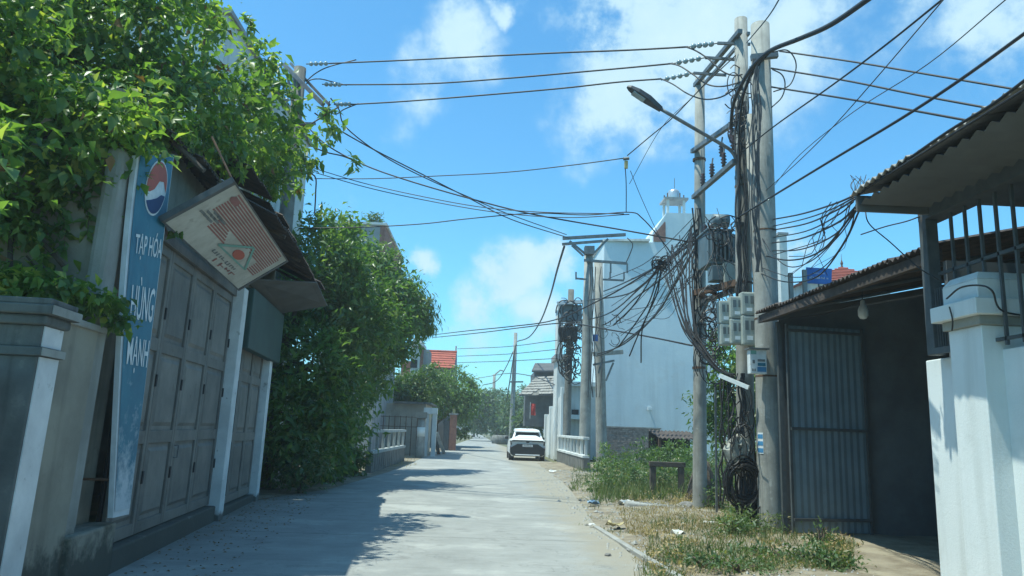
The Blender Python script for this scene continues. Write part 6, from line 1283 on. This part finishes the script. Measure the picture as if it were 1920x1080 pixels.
# big single leaves near the camera
lm_ = leaf_mesh('vine_leaf', np.zeros((1,3)), np.array([[0,0,1.]]), np.array([[0,1.,0]]), [.17], [.10], M['vine'], .2)
P, O = clump_points(vb, 4000, .2, 10, .85); sel = [i for i in range(len(P)) if P[i][1] < 9.6 and O[i][1] < .25 and P[i][2] < 6.6 and P[i][0] > -5.6]; rd = random.Random(4); rd.shuffle(sel)
for i in sel[:240]:
    s_ = .8+.8*rd.random(); d_ = V((O[i][0]+rd.gauss(0,.4), O[i][1]*.5-.5+rd.gauss(0,.4), -.4+rd.gauss(0,.3))).normalized()
    link_mesh('leaf', lm_, vn, mat_world=Matrix.Translation(V(P[i])) @ (d_.to_track_quat('Y','Z')).to_matrix().to_4x4() @ Matrix.Scale(s_, 4))
for k, pts_ in enumerate([[(120,500,7.0),(60,420,7.),(40,300,7.3),(100,180,7.8)],[(20,560,6.7),(30,400,7.),(120,200,7.9)],[(230,420,7.6),(220,330,7.6),(260,200,8.4)],[(440,330,11.),(420,220,11.),(380,120,10.5),(396,20,11.)],[(300,300,8.6),(330,200,9.6),(350,80,10.)],[(255,320,7.8),(262,400,7.8),(290,415,8.2),(335,430,8.4)],[(396,130,11.),(430,160,11.4),(500,180,12.)],[(150,600,6.9),(100,540,6.8),(50,480,6.8)]]):
    b = MB(); b.tube(smooth_path([atY(*p_) for p_ in pts_], 5), .022 if k < 5 else .010, 6); b.build('stem', M['bark'], vn, smooth=True)
crown('foliage', [PB(335,430,8.35,14,12,.06),PB(262,385,7.8,12,20,.05),PB(245,340,7.6,20,12,.1)], 90, .10, .065, M['vine'], vn, .05, 6, .2, .3)
for k, (x, y, x2, y2, Yd_) in enumerate([(520,150,560,215,12.),(480,110,520,130,11.4),(455,30,470,60,10.8),(540,250,578,330,12.6),(250,300,262,360,7.5),(150,360,165,440,7.1),(70,470,85,560,6.8),(200,350,215,410,7.3),(110,380,120,470,7.),(330,240,360,285,8.6),(430,270,450,330,10.4)]):
    P_ = smooth_path([atY(x,y,Yd_), atY((x+x2)/2+6,(y+y2)/2-4,Yd_), atY(x2,y2,Yd_)], 5); b = MB(); b.tube(P_, .006, 4); b.build('spray_stem', M['bark'], vn)
    pa_ = np.array([tuple(q) for q in P_ for _ in range(3)]); n_ = len(pa_); tp = rng.normal(size=(n_,3))*.6+np.array([.2,0,-.5])
    me = leaf_mesh('spray', pa_-np.array(ORG[vn]), rng.normal(size=(n_,3))*.5+np.array([0,-.5,.7]), tp, .10+.07*rng.random(n_), .05+.03*rng.random(n_), M['vine']); o = bpy.data.objects.new('spray', me); COL.objects.link(o); o.parent = vn
# branch reaching into the sky beside the left pole
br = thing('reaching_branch', atY(570,270,13.5), 'leafy branch reaching into the sky beside the left pole', 'branch')
for pts_ in [[(500,300),(545,280),(575,240),(600,222),(636,200)],[(575,245),(580,270),(610,285),(640,292),(662,300)],[(600,222),(612,212),(618,190)],[(560,320),(590,330),(592,360),(590,400)]]:
    b = MB(); b.tube(smooth_path([atY(x,y,13.4) for x,y in pts_], 4), [.014]*(4*(len(pts_)-1)+1), 5); b.build('twig', M['bark'], br)
crown('foliage', [PB(608,215,13.4,22,14,.15),PB(628,242,13.4,16,12,.15),PB(612,270,13.4,10,12,.12),PB(655,302,13.4,14,14,.12),PB(572,300,13.4,20,28,.2),PB(600,250,13.4,12,12,.1),PB(560,350,13.4,10,24,.12)], 330, .17, .075, M['vine'], br, .10, 7, .2, .4)
crown('foliage', [PB(520,200,12,40,60,.6),PB(490,130,11.6,40,50,.6),PB(540,260,12.6,34,50,.5)], 700, .16, .085, M['vine'], vn, .16, 8, .3, .4)
# dense foliage catching above the green box, and leaf litter
b = MB()
for k in range(500):
    a = FP(rd.uniform(-2,9), rd.uniform(.05,1.2)**1.0, 0); r = rd.uniform(.01,.03); z = .006+rd.random()*.01; w = rd.random()*6
    b.add([a+V((r*cos(w),r*sin(w),z)), a+V((r*.4*cos(w+1.6),r*.4*sin(w+1.6),z+.01)), a+V((-r*cos(w),-r*sin(w),z)), a-V((r*.4*cos(w+1.6),r*.4*sin(w+1.6),-z))], [(0,1,2,3)])
b.build('leaf_litter', M['leaf_dry'], None, kind='stuff', label='dry fallen leaves along the foot of the shop front', origin=(0,0,0))
moss = weeds('moss', 700, lambda r_: (r_.uniform(180,330), r_.uniform(1010,1085)), .01, .05, M['grass'], 'moss tufts at the foot of the plinth', 12, .02); moss['label'] = 'low moss tufts at the foot of the plinth'
# ------------------------------------------------------------------ thin haze over the street
hz = MB(); hz.box(-950, 950, -80, 1650, -1.6, 18.5)
hm = bpy.data.materials.new('haze_air'); hm.use_nodes = True; t = hm.node_tree; t.nodes.clear()
pv = N(t, 'ShaderNodeVolumePrincipled'); pv.inputs['Color'].default_value = (.82, .92, .97, 1); pv.inputs['Density'].default_value = .0016; pv.inputs['Anisotropy'].default_value = .2
ho = N(t, 'ShaderNodeOutputMaterial'); L(t, pv.outputs[0], ho.inputs['Volume'])
hz.build('haze', hm, None, kind='stuff')
